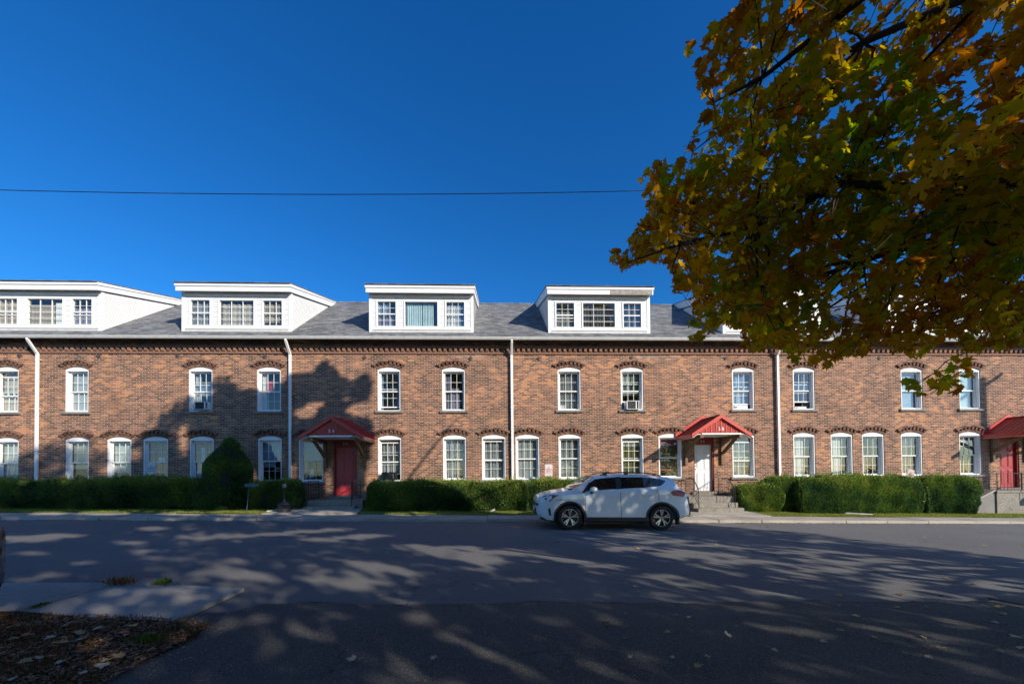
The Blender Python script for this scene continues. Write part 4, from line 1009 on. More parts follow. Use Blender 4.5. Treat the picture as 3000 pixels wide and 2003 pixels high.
def make_suv(loc, rz, paint, label):
    """nose at x=0, tail at x=4.50; near side is -y; ground z=0; half width .92"""
    E = empty('parked_car', loc, rz, label, 'car')
    HW = .92
    wid = [(0, .50), (.06, .66), (.16, .78), (.35, .87), (.6, .905), (1.4, .915), (3.6, .915), (3.95, .89), (4.2, .84), (4.36, .78), (4.46, .70), (4.50, .62)]
    zb = [(0, .44), (.1, .34), (.35, .25), (.7, .21), (3.9, .21), (4.2, .30), (4.5, .42)]
    belt = [(0, .70), (.02, .86), (.07, .925), (.3, .99), (.63, 1.035), (1.12, 1.06), (1.44, 1.075), (2.5, 1.14), (3.4, 1.20), (3.9, 1.22), (4.24, 1.19), (4.38, 1.12), (4.42, .94), (4.45, .72), (4.50, .60)]
    top = [(0, .72), (.02, .875), (.07, .945), (.3, 1.03), (.63, 1.10), (1.10, 1.165), (1.14, 1.18), (1.80, 1.555), (2.1, 1.605), (2.6, 1.63), (3.2, 1.625), (3.7, 1.59), (4.05, 1.53), (4.13, 1.49), (4.24, 1.21), (4.38, 1.14), (4.42, .95), (4.45, .73), (4.50, .605)]
    inset = [(0, .12), (.3, .10), (1.10, .10), (1.44, .13), (1.80, .215), (2.4, .235), (3.2, .235), (4.05, .235), (4.24, .10), (4.5, .06)]
    st = [0, .02, .05, .1, .16, .25, .35, .48, .63, .8, .95, 1.10, 1.14, 1.28, 1.44, 1.62, 1.80, 1.95, 2.1, 2.35, 2.6, 2.9, 3.2, 3.45, 3.7, 3.86, 3.97, 4.05, 4.13, 4.185, 4.24, 4.31, 4.38, 4.41, 4.43, 4.46, 4.50]
    def sec(s):
        w_, z0, zs, zt, ins = lerp(wid, s), lerp(zb, s), lerp(belt, s), lerp(top, s), lerp(inset, s)
        h = zs-z0
        return [(0, z0), (w_*.86, z0), (w_*.985, z0+.05*min(1, h/.3)), (w_, z0+h*.30), (w_*.992, z0+h*.55), (w_*1.0, z0+h*.78), (w_*.985, zs-.03*min(1, h/.3)), (w_-.045, zs),
                (w_-.045-(ins-.045)*.12, zs+(zt-zs)*.12), (w_-ins*.93, zs+(zt-zs)*.86), (w_-ins-.06, zt-.01), ((w_-ins)*.6, zt+.015), (0, zt+.025)]
    m = MB(); K = 13; rings = []
    for s in st:
        p = sec(s); ring = [(s, -y, z) for y, z in p]+[(s, y, z) for y, z in p[-2:0:-1]]
        rings.append(ring)
    n = len(rings[0]); vs = [q for r in rings for q in r]; fs = []
    for i in range(len(st)-1):
        for k in range(n): fs.append((i*n+k, i*n+(k+1) % n, (i+1)*n+(k+1) % n, (i+1)*n+k))
    fs += [tuple(range(n))[::-1], tuple(range((len(st)-1)*n, len(st)*n))]
    m.add(vs, fs); tmp = m.build('body_tmp', paint)
    cut = MB(); WX = (1.03, 3.73)
    for wx in WX: cut.lathe([(0, -1.2), (.425, -1.2), (.425, 1.2), (0, 1.2)], (wx, 0, .355), 40, 'y')
    # weld cutter ends
    cm = cut.build('cut_tmp', paint)
    import bmesh
    for ob in (cm, tmp):
        b = bmesh.new(); b.from_mesh(ob.data); bmesh.ops.remove_doubles(b, verts=b.verts, dist=1e-5); bmesh.ops.recalc_face_normals(b, faces=b.faces); b.to_mesh(ob.data); b.free()
    md = tmp.modifiers.new('b', 'BOOLEAN'); md.object = cm; md.operation = 'DIFFERENCE'; md.solver = 'EXACT'
    me = bpy.data.meshes.new_from_object(tmp.evaluated_get(bpy.context.evaluated_depsgraph_get()))
    for ob in (tmp, cm): COL.objects.unlink(ob); bpy.data.objects.remove(ob)
    me.shade_smooth()
    body = bpy.data.objects.new('body', me); COL.objects.link(body); body.parent = E
    es = body.modifiers.new('split', 'EDGE_SPLIT'); es.split_angle = R(38)
    # dark inner box filling the arches
    MB().box(.45, 4.1, -.62, .62, .24, .78).build('underbody', BLACKP, E)
    # surface sampler on the side: u along x, v between belt (0) and roof edge (1)
    def side(s, v, sg, off=.006):
        p = sec(s); a, b = p[8], p[9]
        y = a[0]+(b[0]-a[0])*v; z = a[1]+(b[1]-a[1])*v
        return (s, sg*(y+off), z)
    def lowside(s, z, sg, off=.004):
        p = sec(s)[1:9]
        for a, b in zip(p, p[1:]):
            if a[1] <= z <= b[1] or b is p[-1]:
                t = (z-a[1])/max(1e-6, b[1]-a[1]); t = max(0, min(1, t)); return (s, sg*(a[0]+(b[0]-a[0])*t+off), z)
        return (s, sg*(p[0][0]+off), z)
    for sg in (-1, 1):
        def win(nm, outline):   # outline: list of (s, vlo, vhi)
            mm = MB()
            for (s0, l0, h0), (s1, l1, h1) in zip(outline, outline[1:]):
                mm.quad(side(s0, l0, sg), side(s1, l1, sg), side(s1, h1, sg), side(s0, h0, sg))
            return mm.build(nm, TINT, E)
        win('side_window', [(1.50, .02, .04), (1.62, .02, .86), (1.80, .0, .93), (2.1, .0, .93), (2.40, .0, .93)])
        win('side_window', [(2.56, .0, .93), (2.9, .0, .93), (3.22, .0, .93), (3.42, .02, .92)])
        win('side_window', [(3.45, .04, .92), (3.6, .08, .90), (3.74, .16, .86), (3.90, .60, .74)])
        for (s0, l0, h0), (s1, l1, h1) in (((2.40, -.02, .97), (2.56, -.02, .97)), ((3.42, .02, .95), (3.45, .03, .95))):
            MB().quad(side(s0, l0, sg, .008), side(s1, l1, sg, .008), side(s1, h1, sg, .008), side(s0, h0, sg, .008)).build('window_pillar', CLAD, E)
        MB().quad(side(1.36, -.3, sg, .007), side(1.52, -.05, sg, .007), side(1.64, .9, sg, .007), side(1.60, .9, sg, .007)).build('window_pillar', CLAD, E)
        # cladding along the sill and round the arches
        mm = MB()
        ss = [1.44+.1*i for i in range(20)]
        for a, b in zip(ss, ss[1:]):
            if b > 3.34: break
            for zl_, zh_ in ((.212, .262), (.262, .32), (.32, .375)):
                mm.hexa([lowside(a, zl_, sg, -.03), lowside(b, zl_, sg, -.03), lowside(b, zh_, sg, -.03), lowside(a, zh_, sg, -.03),
                         lowside(a, zl_, sg, .016), lowside(b, zl_, sg, .016), lowside(b, zh_, sg, .016), lowside(a, zh_, sg, .016)])
        for wx in WX:
            for i in range(26):
                t0, t1 = math.pi*(-.10+1.2*i/26), math.pi*(-.10+1.2*(i+1)/26)
                P = []
                for off in (-.05, .02):
                    for t, r in ((t0, .42), (t1, .42), (t1, .475), (t0, .475)):
                        x_, z_ = wx+r*math.cos(t), .355+r*math.sin(t); P.append(lowside(x_, z_, sg, off))
                mm.hexa(P)
        mm.build('cladding', CLAD, E)
        # door seams
        mm = MB()
        for pts in ([(1.50, 1.04), (1.475, .8), (1.48, .6), (1.53, .38)], [(2.50, 1.12), (2.52, .8), (2.54, .38)], [(3.58, 1.19), (3.64, 1.05), (3.64, .86)], [(.62, .86), (.9, .85)]):
            for (s0, z0), (s1, z1) in zip(pts, pts[1:]):
                nn = 6
                for q_ in range(nn):
                    ta, tb_ = q_/nn, (q_+1)/nn; mm.bar(lowside(s0+(s1-s0)*ta, z0+(z1-z0)*ta, sg, .001), lowside(s0+(s1-s0)*tb_, z0+(z1-z0)*tb_, sg, .001), .009, .009)
        mm.build('door_seam', BLACKP, E)
        for s in (2.33, 3.30):
            h = MB(); p = lowside(s, .985 if s < 3 else 1.02, sg, 0); z = p[2]
            h.bar((s-.13, sg*(abs(p[1])+.03), z), (s+.13, sg*(abs(p[1])+.03), z+.01), .024, .034); h.box(s-.12, s-.09, *sorted((sg*(abs(p[1])-.005), sg*(abs(p[1])+.03))), z-.012, z+.012); h.box(s+.09, s+.12, *sorted((sg*(abs(p[1])-.005), sg*(abs(p[1])+.03))), z-.002, z+.02)
            h.build('door_handle', paint, E, bevel=.006)
        # mirror
        y0 = sg*(lerp(wid, 1.62)-.03)
        mm = MB(); prof = [(0, 0), (.05, .005), (.085, .03), (.095, .07), (.085, .115), (.04, .15), (0, .155)]
        mm.lathe([(r*1.0, z) for r, z in prof], n=16)
        for i, v in enumerate(mm.v): mm.v[i] = (1.70+v[0]*1.25, y0+sg*(.12)+v[1]*1.1, 1.10+v[2])
        mr = mm.build('wing_mirror', paint, E, smooth=True)
        MB().bar((1.66, y0, 1.07), (1.68, y0+sg*.10, 1.115), .08, .04).build('mirror_base', CLAD, E)
        # roof rail
        mm = MB(); ry = lerp(wid, 2.5)-lerp(inset, 2.5)-.04
        pts = [(1.98, lerp(top, 1.98)-.0), (2.12, lerp(top, 2.12)+.042), (2.6, 1.682), (3.2, 1.675), (3.62, 1.64), (3.80, 1.585)]
        for a, b in zip(pts, pts[1:]): mm.bar((a[0], sg*ry, a[1]), (b[0], sg*ry, b[1]), .035, .03)
        for s in (2.12, 2.75, 3.6): mm.box(s-.05, s+.05, *sorted((sg*(ry-.018), sg*(ry+.018))), lerp(top, s)-.01, lerp(top, s)+.045)
        mm.build('roof_rail', CLAD, E)
        # lights
        mm = MB()
        q = [lowside(s, z, sg, .006) for s, z in ((.13, .90), (.30, .845), (.42, .80), (.46, .845), (.60, .955), (.72, 1.005), (.55, 1.00), (.34, .975), (.2, .94))]
        mm.add(q, [tuple(range(len(q)))]); mm.build('headlight', LENS, E)
        mm = MB(); q = [lowside(s, z, sg, .009) for s, z in ((.50, .90), (.60, .958), (.72, 1.008), (.56, 1.0))]; mm.add(q, [(0, 1, 2, 3)]); mm.build('turn_lens', ORL, E)
        mm = MB(); q = [lowside(s, z, sg, .010) for s, z in ((.06, .905), (.2, .945), (.36, .985), (.56, 1.01), (.72, 1.02), (.56, 1.022), (.3, .998), (.1, .94))]; mm.add(q, [tuple(range(8))]); mm.build('headlight_brow', CLAD, E)
        mm = MB(); q = [lowside(s, z, sg, .008) for s, z in ((3.98, 1.09), (4.06, 1.02), (4.2, .995), (4.30, .97), (4.36, 1.10), (4.2, 1.165), (4.05, 1.16))]
        q2 = [(a, b*1.0+sg*.012, c) for a, b, c in q]; k_ = len(q)
        mm.add(q+q2, [tuple(range(k_)), tuple(range(k_, 2*k_))]+[(i, (i+1) % k_, k_+(i+1) % k_, k_+i) for i in range(k_)])
        mm.build('tail_light', REDL, E)
        mm = MB(); q = [lowside(s, z, sg, .008) for s, z in ((.36, .60), (.40, .42), (.47, .40), (.45, .56), (.43, .63))]; mm.add(q, [tuple(range(5))]); mm.build('fog_lamp_recess', BLACKP, E)
        mm = MB(); p = lowside(3.95, .98, sg, .002); mm.lathe([(0, -.002), (.078, -.002), (.082, 0), (.088, 0), (.088, .004)], (3.93, p[1], .98), 24, 'y')
        if sg < 0: mm.build('fuel_cap', paint, E)
        mm = MB(); mm.box(1.44, 1.49, *sorted((sg*.70, sg*.90)), .13, .42); mm.box(4.16, 4.2, *sorted((sg*.66, sg*.84)), .16, .45); mm.build('mud_flap', CLAD, E)
        for wx in WX:
            ty = MB(); oy = sg*.905
            prof = [(.245, -.0), (.27, .012), (.32, .018), (.345, .005), (.358, -.03), (.36, -.11), (.358, -.19), (.34, -.22), (.24, -.22)]
            ty.lathe([(r, -sg*0+sg*h) for r, h in prof], (wx, oy, .36), 40, 'y')
            Wh = ty.build('wheel', RUB, E, smooth=True)
            rm = MB(); rm.lathe([(.25, .0), (.246, .008), (.232, .008), (.228, -.02), (.21, -.10)][::1], (0, 0, 0), 36, 'y')
            for i, v in enumerate(rm.v): rm.v[i] = (wx+v[0], oy+sg*v[1], .36+v[2])
            for k in range(5):
                t = 2*math.pi*k/5+.3
                for dt in (-.17, .17):
                    c, s_ = math.cos(t), math.sin(t); c2, s2 = math.cos(t+dt), math.sin(t+dt)
                    a = (wx+.045*c, .36+.045*s_); b = (wx+.236*c2, .36+.236*s2)
                    rm.hexa([(a[0]-s_*.02, oy-sg*.03, a[1]+c*.02), (a[0]+s_*.02, oy-sg*.03, a[1]-c*.02), (b[0]+s2*.022, oy-sg*.02, b[1]-c2*.022), (b[0]-s2*.022, oy-sg*.02, b[1]+c2*.022),
                             (a[0]-s_*.02, oy-sg*.008, a[1]+c*.02), (a[0]+s_*.02, oy-sg*.008, a[1]-c*.02), (b[0]+s2*.022, oy+sg*.004, b[1]-c2*.022), (b[0]-s2*.022, oy+sg*.004, b[1]+c2*.022)])
            rm.lathe([(0, 0), (.035, -.0), (.05, -.02)], (0, 0, 0), 16, 'y')
            nb = 17*3
            for i in range(len(rm.v)-48, len(rm.v)): v = rm.v[i]; rm.v[i] = (wx+v[0], oy+sg*v[1], .36+v[2])
            rm.build('rim', ALLOY, Wh)
            MB().lathe([(0, -sg*.09), (.235, -sg*.09)], (wx, oy, .36), 30, 'y').build('brake_backing', ALLOYD, Wh)
    # windscreen, rear window
    def across(s0, s1, off, n0=-.8, n1=.8, nm='windscreen'):
        mm = MB(); a, b = sec(s0), sec(s1)
        def P(s, q, t):
            w_ = q[10][0]*.97; return (s, t*w_, q[10][1]+.03*(1-t*t)+off)
        ts = [-1+.2*i for i in range(11)]
        for t0, t1 in zip(ts, ts[1:]): mm.quad(P(s0, a, t0), P(s0, a, t1), P(s1, b, t1), P(s1, b, t0))
        return mm.build(nm, TINT, E)
    across(1.17, 1.78, .012); across(4.145, 4.235, .008, nm='rear_window')
    MB().hexa([(1.02, -.70, 1.135), (1.16, -.70, 1.165), (1.16, .70, 1.165), (1.02, .70, 1.135), (1.02, -.70, 1.17), (1.16, -.70, 1.195), (1.16, .70, 1.195), (1.02, .70, 1.17)]).build('wiper_cowl', BLACKP, E)
    sp = MB(); sp.hexa([(4.0, -.60, 1.50), (4.18, -.58, 1.475), (4.18, .58, 1.475), (4.0, .60, 1.50), (3.98, -.60, 1.555), (4.19, -.58, 1.50), (4.19, .58, 1.50), (3.98, .60, 1.555)])
    sp.build('spoiler', paint, E, bevel=.01)
    fr = MB()
    fr.hexa([(-.012, -.50, .68), (.04, -.66, .68), (.04, .66, .68), (-.012, .50, .68), (-.012, -.50, .75), (.04, -.66, .75), (.04, .66, .75), (-.012, .50, .75)])
    fr.build('grille', BLACKP, E)
    fr = MB()
    for s0, s1, z0, z1 in ((.0, .12, .36, .52), (.12, .36, .25, .42), (.36, .58, .215, .36)):
        for sg in (-1, 1):
            a, b, c, d = lowside(s0, z0+.05, sg, .012), lowside(s1, z0, sg, .012), lowside(s1, z1-.05, sg, .008), lowside(s0, z1, sg, .008)
            fr.quad(a, b, c, d)
    fr.box(-.02, .03, -.5, .5, .42, .60)
    for sg in (-1, 1):
        q = [lowside(s, z, sg, .012) for s, z in ((4.02, .30), (4.2, .31), (4.36, .40), (4.48, .46), (4.48, .51), (4.3, .49), (4.12, .47))]; fr.add(q, [tuple(range(7))])
    fr.box(4.46, 4.53, -.60, .60, .44, .55)
    fr.build('bumper_trim', CLAD, E)
    MB().box(-.03, -.021, -.16, .16, .50, .60).build('number_plate', simple('plate_face', (.6, .6, .55), .5), E)
    MB().hexa([(4.36, -.66, .60), (4.53, -.55, .56), (4.53, .55, .56), (4.36, .66, .60), (4.36, -.66, .70), (4.52, -.55, .66), (4.52, .55, .66), (4.36, .66, .70)]).build('rear_bumper', paint, E, bevel=.02)
    # nose a little shorter, tail a little longer than the wheelbase-based layout
    for ch in [c for c in E.children if not c.name.startswith('wheel')]:
        for v in ch.data.vertices:
            x = v.co.x
            if x < .6: v.co.x = .6-(.6-x)*.85
            elif x > 3.95: v.co.x = 3.95+(x-3.95)*1.36
    return E
cxx = 1.09
E = make_suv((cxx, -5.43+.92, gz(3.2)-.0), 0, CARW, 'white compact sport utility car parked at the kerb, facing left')
E.rotation_euler = (0, .0195, 0); E.location.z = gz(cxx)+.0
p = onG(24, 1640)
ray0 = onY(22, 1745, -13.05)
E = make_suv((ray0[0]-.655, -13.1, gz(-5)+.04), math.pi, CARD, 'dark car whose nose just enters the frame at the left edge')

# ------------------------------------------------------------------ overhead wire with its poles, two birds
BARK = simple('tree_bark', (.045, .034, .026), .9, var=.4, scale=14, bmp=.6)
POLEM = simple('pole_timber', (.10, .075, .055), .85, var=.25, scale=8)
wy = -8.0; c0, c1, c2 = onY(0, 557, wy), onY(750, 569, wy), onY(1850, 560, wy)
def wz(x):
    # parabola through the three measured points
    X = np.array([c0[0], c1[0], c2[0]]); Z = np.array([c0[2], c1[2], c2[2]]); k = np.polyfit(X, Z, 2); return float(np.polyval(k, x))
x0, x1 = -34.0, 30.0
pts = [(x0+(x1-x0)*i/50, wy, wz(x0+(x1-x0)*i/50)) for i in range(51)]
E = MB().tube(pts, .008, 5).build('overhead_wire', IRON); tag(E, 'single thin black wire crossing the blue sky above the roofs', 'wire')
for xx in (x0, x1):
    E = empty('utility_pole', (xx, wy+.15, gz(xx)), 0, 'wooden utility pole outside the frame carrying the overhead wire', 'pole', 'utility poles')
    h = wz(xx)-gz(xx)+.5
    MB().tube([(0, 0, -.3), (0, 0, h)], [.17, .12], 10).build('pole_shaft', POLEM, E)
    MB().bar((-.0, -.9, h-.4), (0, .9, h-.4), .1, .12).build('crossarm', POLEM, E)
for k, (px, py) in enumerate(((1412, 692.5), (1417.3, 693))):
    p = onY(px, py, 60); m = MB(); s = .22
    m.add([(-.02*s, 0, -s*.5), (-.35*s, -s*.5, .6*s), (0, 0, -.1*s), (.35*s, s*.6, 1.0*s), (.05, 0, -s*.1), (.12*s, 0, s*.2)], [(0, 1, 2), (0, 2, 3), (0, 5, 4)])
    m.tube([(-.1*s, -.4*s, -.5*s), (0, 0, -.25*s), (.2*s, .4*s, .1*s)], [.02, .05, .01], 6)
    o = m.build('bird', BLACKP); o.location = p; tag(o, 'tiny dark bird high in the sky, ' + ('the left of the pair' if k == 0 else 'the right of the pair'), 'bird', 'two distant birds')

# ------------------------------------------------------------------ trees
MAPLE = np.array([(0, -.50), (.10, -.42), (.33, -.46), (.30, -.33), (.52, -.10), (.38, -.06), (.50, .22), (.30, .14), (.24, .20), (.16, .10), (.13, .32), (.17, .40), (0, .62),
                  (-.17, .40), (-.13, .32), (-.16, .10), (-.24, .20), (-.30, .14), (-.50, .22), (-.38, -.06), (-.52, -.10), (-.30, -.33), (-.33, -.46), (-.10, -.42)])
OUTER = MAPLE
def leaf_cloud(C, size, rng, hang=.55, tmpl=None):
    """maple leaves at centres C; returns V (n*k,3), triangle fan faces"""
    n = len(C); T = OUTER if tmpl is None else tmpl; k = len(T)
    nrm = rng.normal(0, 1, (n, 3)); nrm[:, 2] = np.abs(nrm[:, 2])*.9+.25; nrm /= np.linalg.norm(nrm, axis=1)[:, None]
    tip = rng.normal(0, .7, (n, 3)); tip[:, 2] -= hang+.5; tip -= nrm*(tip*nrm).sum(1)[:, None]; tip /= np.linalg.norm(tip, axis=1)[:, None]
    sd_ = np.cross(nrm, tip); s = size*rng.uniform(.65, 1.25, n)
    curl = rng.uniform(-.1, .5, n)
    u, v = T[:, 0], T[:, 1]
    bend = (u[None, :]**2*1.2+np.maximum(v, 0)[None, :]**2*.6)*curl[:, None]
    V = C[:, None, :]+s[:, None, None]*(sd_[:, None, :]*u[None, :, None]+tip[:, None, :]*v[None, :, None]-nrm[:, None, :]*bend[:, :, None])
    return V, k
FANF = None
def fan_faces(n, k):
    # vertex 0 (stem) fans poorly for a lobed leaf: use a centre vertex added as last
    base = (np.arange(n)*(k+1))[:, None, None]; i = np.arange(k)
    tri = np.stack([np.full(k, k), i, (i+1) % k], 1)[None]
    return (base+tri).reshape(-1, 3)
def leaf_mesh(name, C, size, rng, var, mat, parent, simple_=False):
    T = np.array([(0, -.5), (.42, -.25), (.42, .15), (0, .55), (-.42, .15), (-.42, -.25)]) if simple_ else OUTER
    V, k = leaf_cloud(C, size, rng, tmpl=T)
    cen = C[:, None, :]
    V = np.concatenate([V, cen], 1).reshape(-1, 3)
    return np_mesh(name, V, fan_faces(len(C), k), mat, parent, np.repeat(var, k+1))
def in_poly(px, py, poly):
    r = np.zeros(px.shape, bool); n = len(poly)
    for i in range(n):
        x1, y1 = poly[i]; x2, y2 = poly[(i+1) % n]
        c = ((y1 > py) != (y2 > py)); xi = (x2-x1)*(py-y1)/((y2-y1) if y2 != y1 else 1e-9)+x1
        r ^= c & (px < xi)
    return r
# measured outline of the crown in the photograph and of the shade it throws on the facade plane (x, z)
k_ = 3000/2348.
CROWN = [(x*k_, y*k_) for x, y in ((1708, -10), (1690, 25), (1655, 60), (1640, 80), (1628, 50), (1600, 78), (1575, 95), (1578, 130), (1600, 155), (1602, 200), (1625, 240), (1600, 285), (1575, 320), (1562, 350), (1520, 372), (1480, 385), (1462, 420), (1455, 440),
         (1475, 455), (1490, 485), (1480, 500), (1450, 540), (1440, 560), (1400, 578), (1405, 600), (1435, 618), (1480, 600), (1530, 605), (1548, 640), (1545, 665), (1590, 690), (1585, 740), (1575, 775), (1600, 792), (1625, 765), (1660, 740), (1700, 750),
         (1705, 800), (1735, 805), (1760, 790), (1790, 800), (1830, 835), (1880, 835), (1900, 845), (1925, 820), (1965, 815), (2000, 800), (2035, 785), (2060, 815), (2105, 820), (2130, 800), (2165, 780), (2205, 790), (2205, 800),
         (2170, 850), (2110, 870), (2098, 895), (2130, 910), (2165, 890), (2200, 895), (2215, 860), (2235, 840), (2240, 810), (2290, 800), (2348, 790), (2600, 800), (4000, 900), (9000, 900), (9000, -9000), (1708, -9000))]
SHADE = [(-60, -60), (-60, -3), (-24, 1.2), (-20, 2.35), (-16.2, 3.6), (-14.6, 3.9), (-13, 4.9), (-11.6, 5.7), (-11.2, 5.8), (-10.4, 5.2), (-9.2, 5.3), (-8.4, 5.9), (-7.6, 5.9), (-7.2, 6.45), (-6.9, 6.35), (-6.6, 5.8), (-6.0, 5.5), (-5.5, 5.9), (-5.2, 5.5), (-5.35, 4.3),
         (-5.1, 3.2), (-4.9, 1.8), (-3.6, .3), (-1.6, -1.2), (1.2, -1.95), (2.7, -2.5), (2.7, -4.3), (.8, -6.6), (-.6, -8.8), (0, -60)]
# sun flecks measured on the ground (photo x, y, half width, half height) and on the wall
FLECK = np.array([(85,1571,85,9),(187,1563,62,6),(443,1543,42,6),(153,1675,48,9),(60,1688,42,8),(368,1584,36,5),(698,1640,30,7),(425,1607,60,4),(447,1630,32,5),(698,1680,68,12),(587,1672,50,7),(851,1689,80,10),(681,1820,66,12),
 (920,1870,30,11),(323,1763,32,12),(430,1784,22,9),(570,1571,60,4),(680,1566,60,5),(790,1561,60,5),(890,1554,60,5),(980,1548,50,5),(920,1577,60,5),(1030,1571,60,5),(1090,1566,70,5),(1200,1600,50,9),(1260,1612,60,13),(1330,1625,60,11),(1400,1635,55,9),(1450,1645,42,7),
 (1350,1603,70,7),(1500,1615,120,8),(1560,1620,90,9),(1650,1632,70,8),(1700,1640,52,6),(1060,1650,50,9),(1120,1665,60,10),(1190,1680,42,8),(1020,1705,70,16),(1350,1665,50,7),(1430,1665,42,5),(1065,1880,26,12),(1230,1872,32,14),(1340,1885,32,12),(1375,1940,46,14),
 (1720,1955,95,13),(1800,1985,60,12),(1600,1815,36,10),(1620,1827,20,8),(1140,1990,75,25),(1190,1965,22,10),(2060,1628,115,9),(2200,1650,105,7),(2575,1655,120,5),(2510,1678,145,6),(2340,1735,105,10),(2250,1716,80,7),(2020,1718,42,8),(2702,1735,70,32),(2700,1797,90,9),
 (2070,1778,52,5),(2590,1855,120,7),(2740,1890,60,5),(2900,1965,100,14),(2425,1591,45,7),(2936,1672,60,5),(1900,1565,60,4),(1960,1588,70,5),(2100,1600,60,5),(1840,1612,60,5),(1950,1690,60,8),(2450,1610,60,4),(300,1507,70,5),(520,1508,60,4),(700,1507,90,5),(960,1510,60,4),(1180,1512,70,4),(1560,1512,60,4),(150,1507,50,4),
 (2150,1690,90,6),(2400,1700,80,6),(1780,1660,70,6),(1560,1700,60,6),(100,1612,50,6),(250,1640,40,5),(2900,1760,60,8)], float)
WFLECK = np.array([(896,1208,36,18),(925,1185,30,10),(1062,1200,48,22),(1015,1168,20,8),(1092,1400,22,55),(735,1400,17,26),(965,1405,14,42),(1010,1435,22,20),(538,1290,14,50),(600,1148,26,9),(1100,1330,14,40),(400,1330,14,20),(860,1395,10,40)], float)
_r = np.random.default_rng(12)
_x = _r.uniform(1750, 3000, 60); _b = 1548+(_x-1950)*.10; _y = _b+18+_r.uniform(0, 1, 60)**1.3*(1960-_b)
FLECK = np.concatenate([FLECK, np.stack([_x, _y, _r.uniform(25, 75, 60), _r.uniform(2.2, 4.5, 60)], 1)])
def shade_ok(P):
    t = -P[:, 1]/SUND[1]; W = P+SUND[None]*t[:, None]; ok = in_poly(W[:, 0], W[:, 2], SHADE)
    tg = P[:, 2]/-SUND[2]; G = P+SUND[None]*tg[:, None]; hit = G[:, 1] < -.5; G[:, 2] = -.0195*G[:, 0]
    px, py, dz = project(G); near = dz > .3
    wx, wy_, wd = project(W)
    for x, y, a, b in FLECK: ok &= ~(hit & near & (((px-x)/a)**2+((py-y)/b)**2 < 1.25))
    for x, y, a, b in WFLECK: ok &= ~(~hit & (((wx-x)/a)**2+((wy_-y)/b)**2 < 1.1))
    return ok
def crown_ok(P):
    px, py, dz = project(P); vis = dz > .3
    inf = (px > -60) & (px < 3080) & (py > -60) & (py < 2100) & vis
    return ~inf | in_poly(np.nan_to_num(px), np.nan_to_num(py), CROWN), inf
AUT = leaf_mat('maple_leaves', [(0, (.14, .32, .014)), (.2, (.28, .42, .016)), (.34, (.48, .42, .014)), (.50, (.66, .44, .016)), (.66, (.64, .31, .018)), (.80, (.42, .17, .025)), (.92, (.80, .24, .012)), (1, (.90, .68, .04))], .55, .05)
def wobble(P, rng, f=.45):
    ph = rng.uniform(0, 6, 9); v = 0
    for i in range(3): v = v+np.sin(P[:, 0]*f*(1+i*.7)+ph[i])*np.sin(P[:, 1]*f*(1.1+i*.6)+ph[3+i])*np.sin(P[:, 2]*f*(.9+i*.8)+ph[6+i])/(1+i*.4)
    return v
def limbs(mb, start, targets, rng, r0, seg=7, droop=.15):
    nodes = []
    for tg in targets:
        a = np.array(start, float); b = np.array(tg, float); L = np.linalg.norm(b-a); pts = []; rr = []
        off = rng.normal(0, L*.06, 3)
        for i in range(seg+1):
            t = i/seg; p = a+(b-a)*t+off*math.sin(math.pi*t)+np.array([0, 0, L*droop*math.sin(math.pi*t)])+rng.normal(0, L*.012, 3)*(0 < i < seg)
            pts.append(tuple(p)); rr.append(r0*(1-t)**.8*.9+.006)
        mb.tube(pts, rr, 7); nodes += [(np.array(p), r) for p, r in zip(pts[1:], rr[1:])]
    return nodes
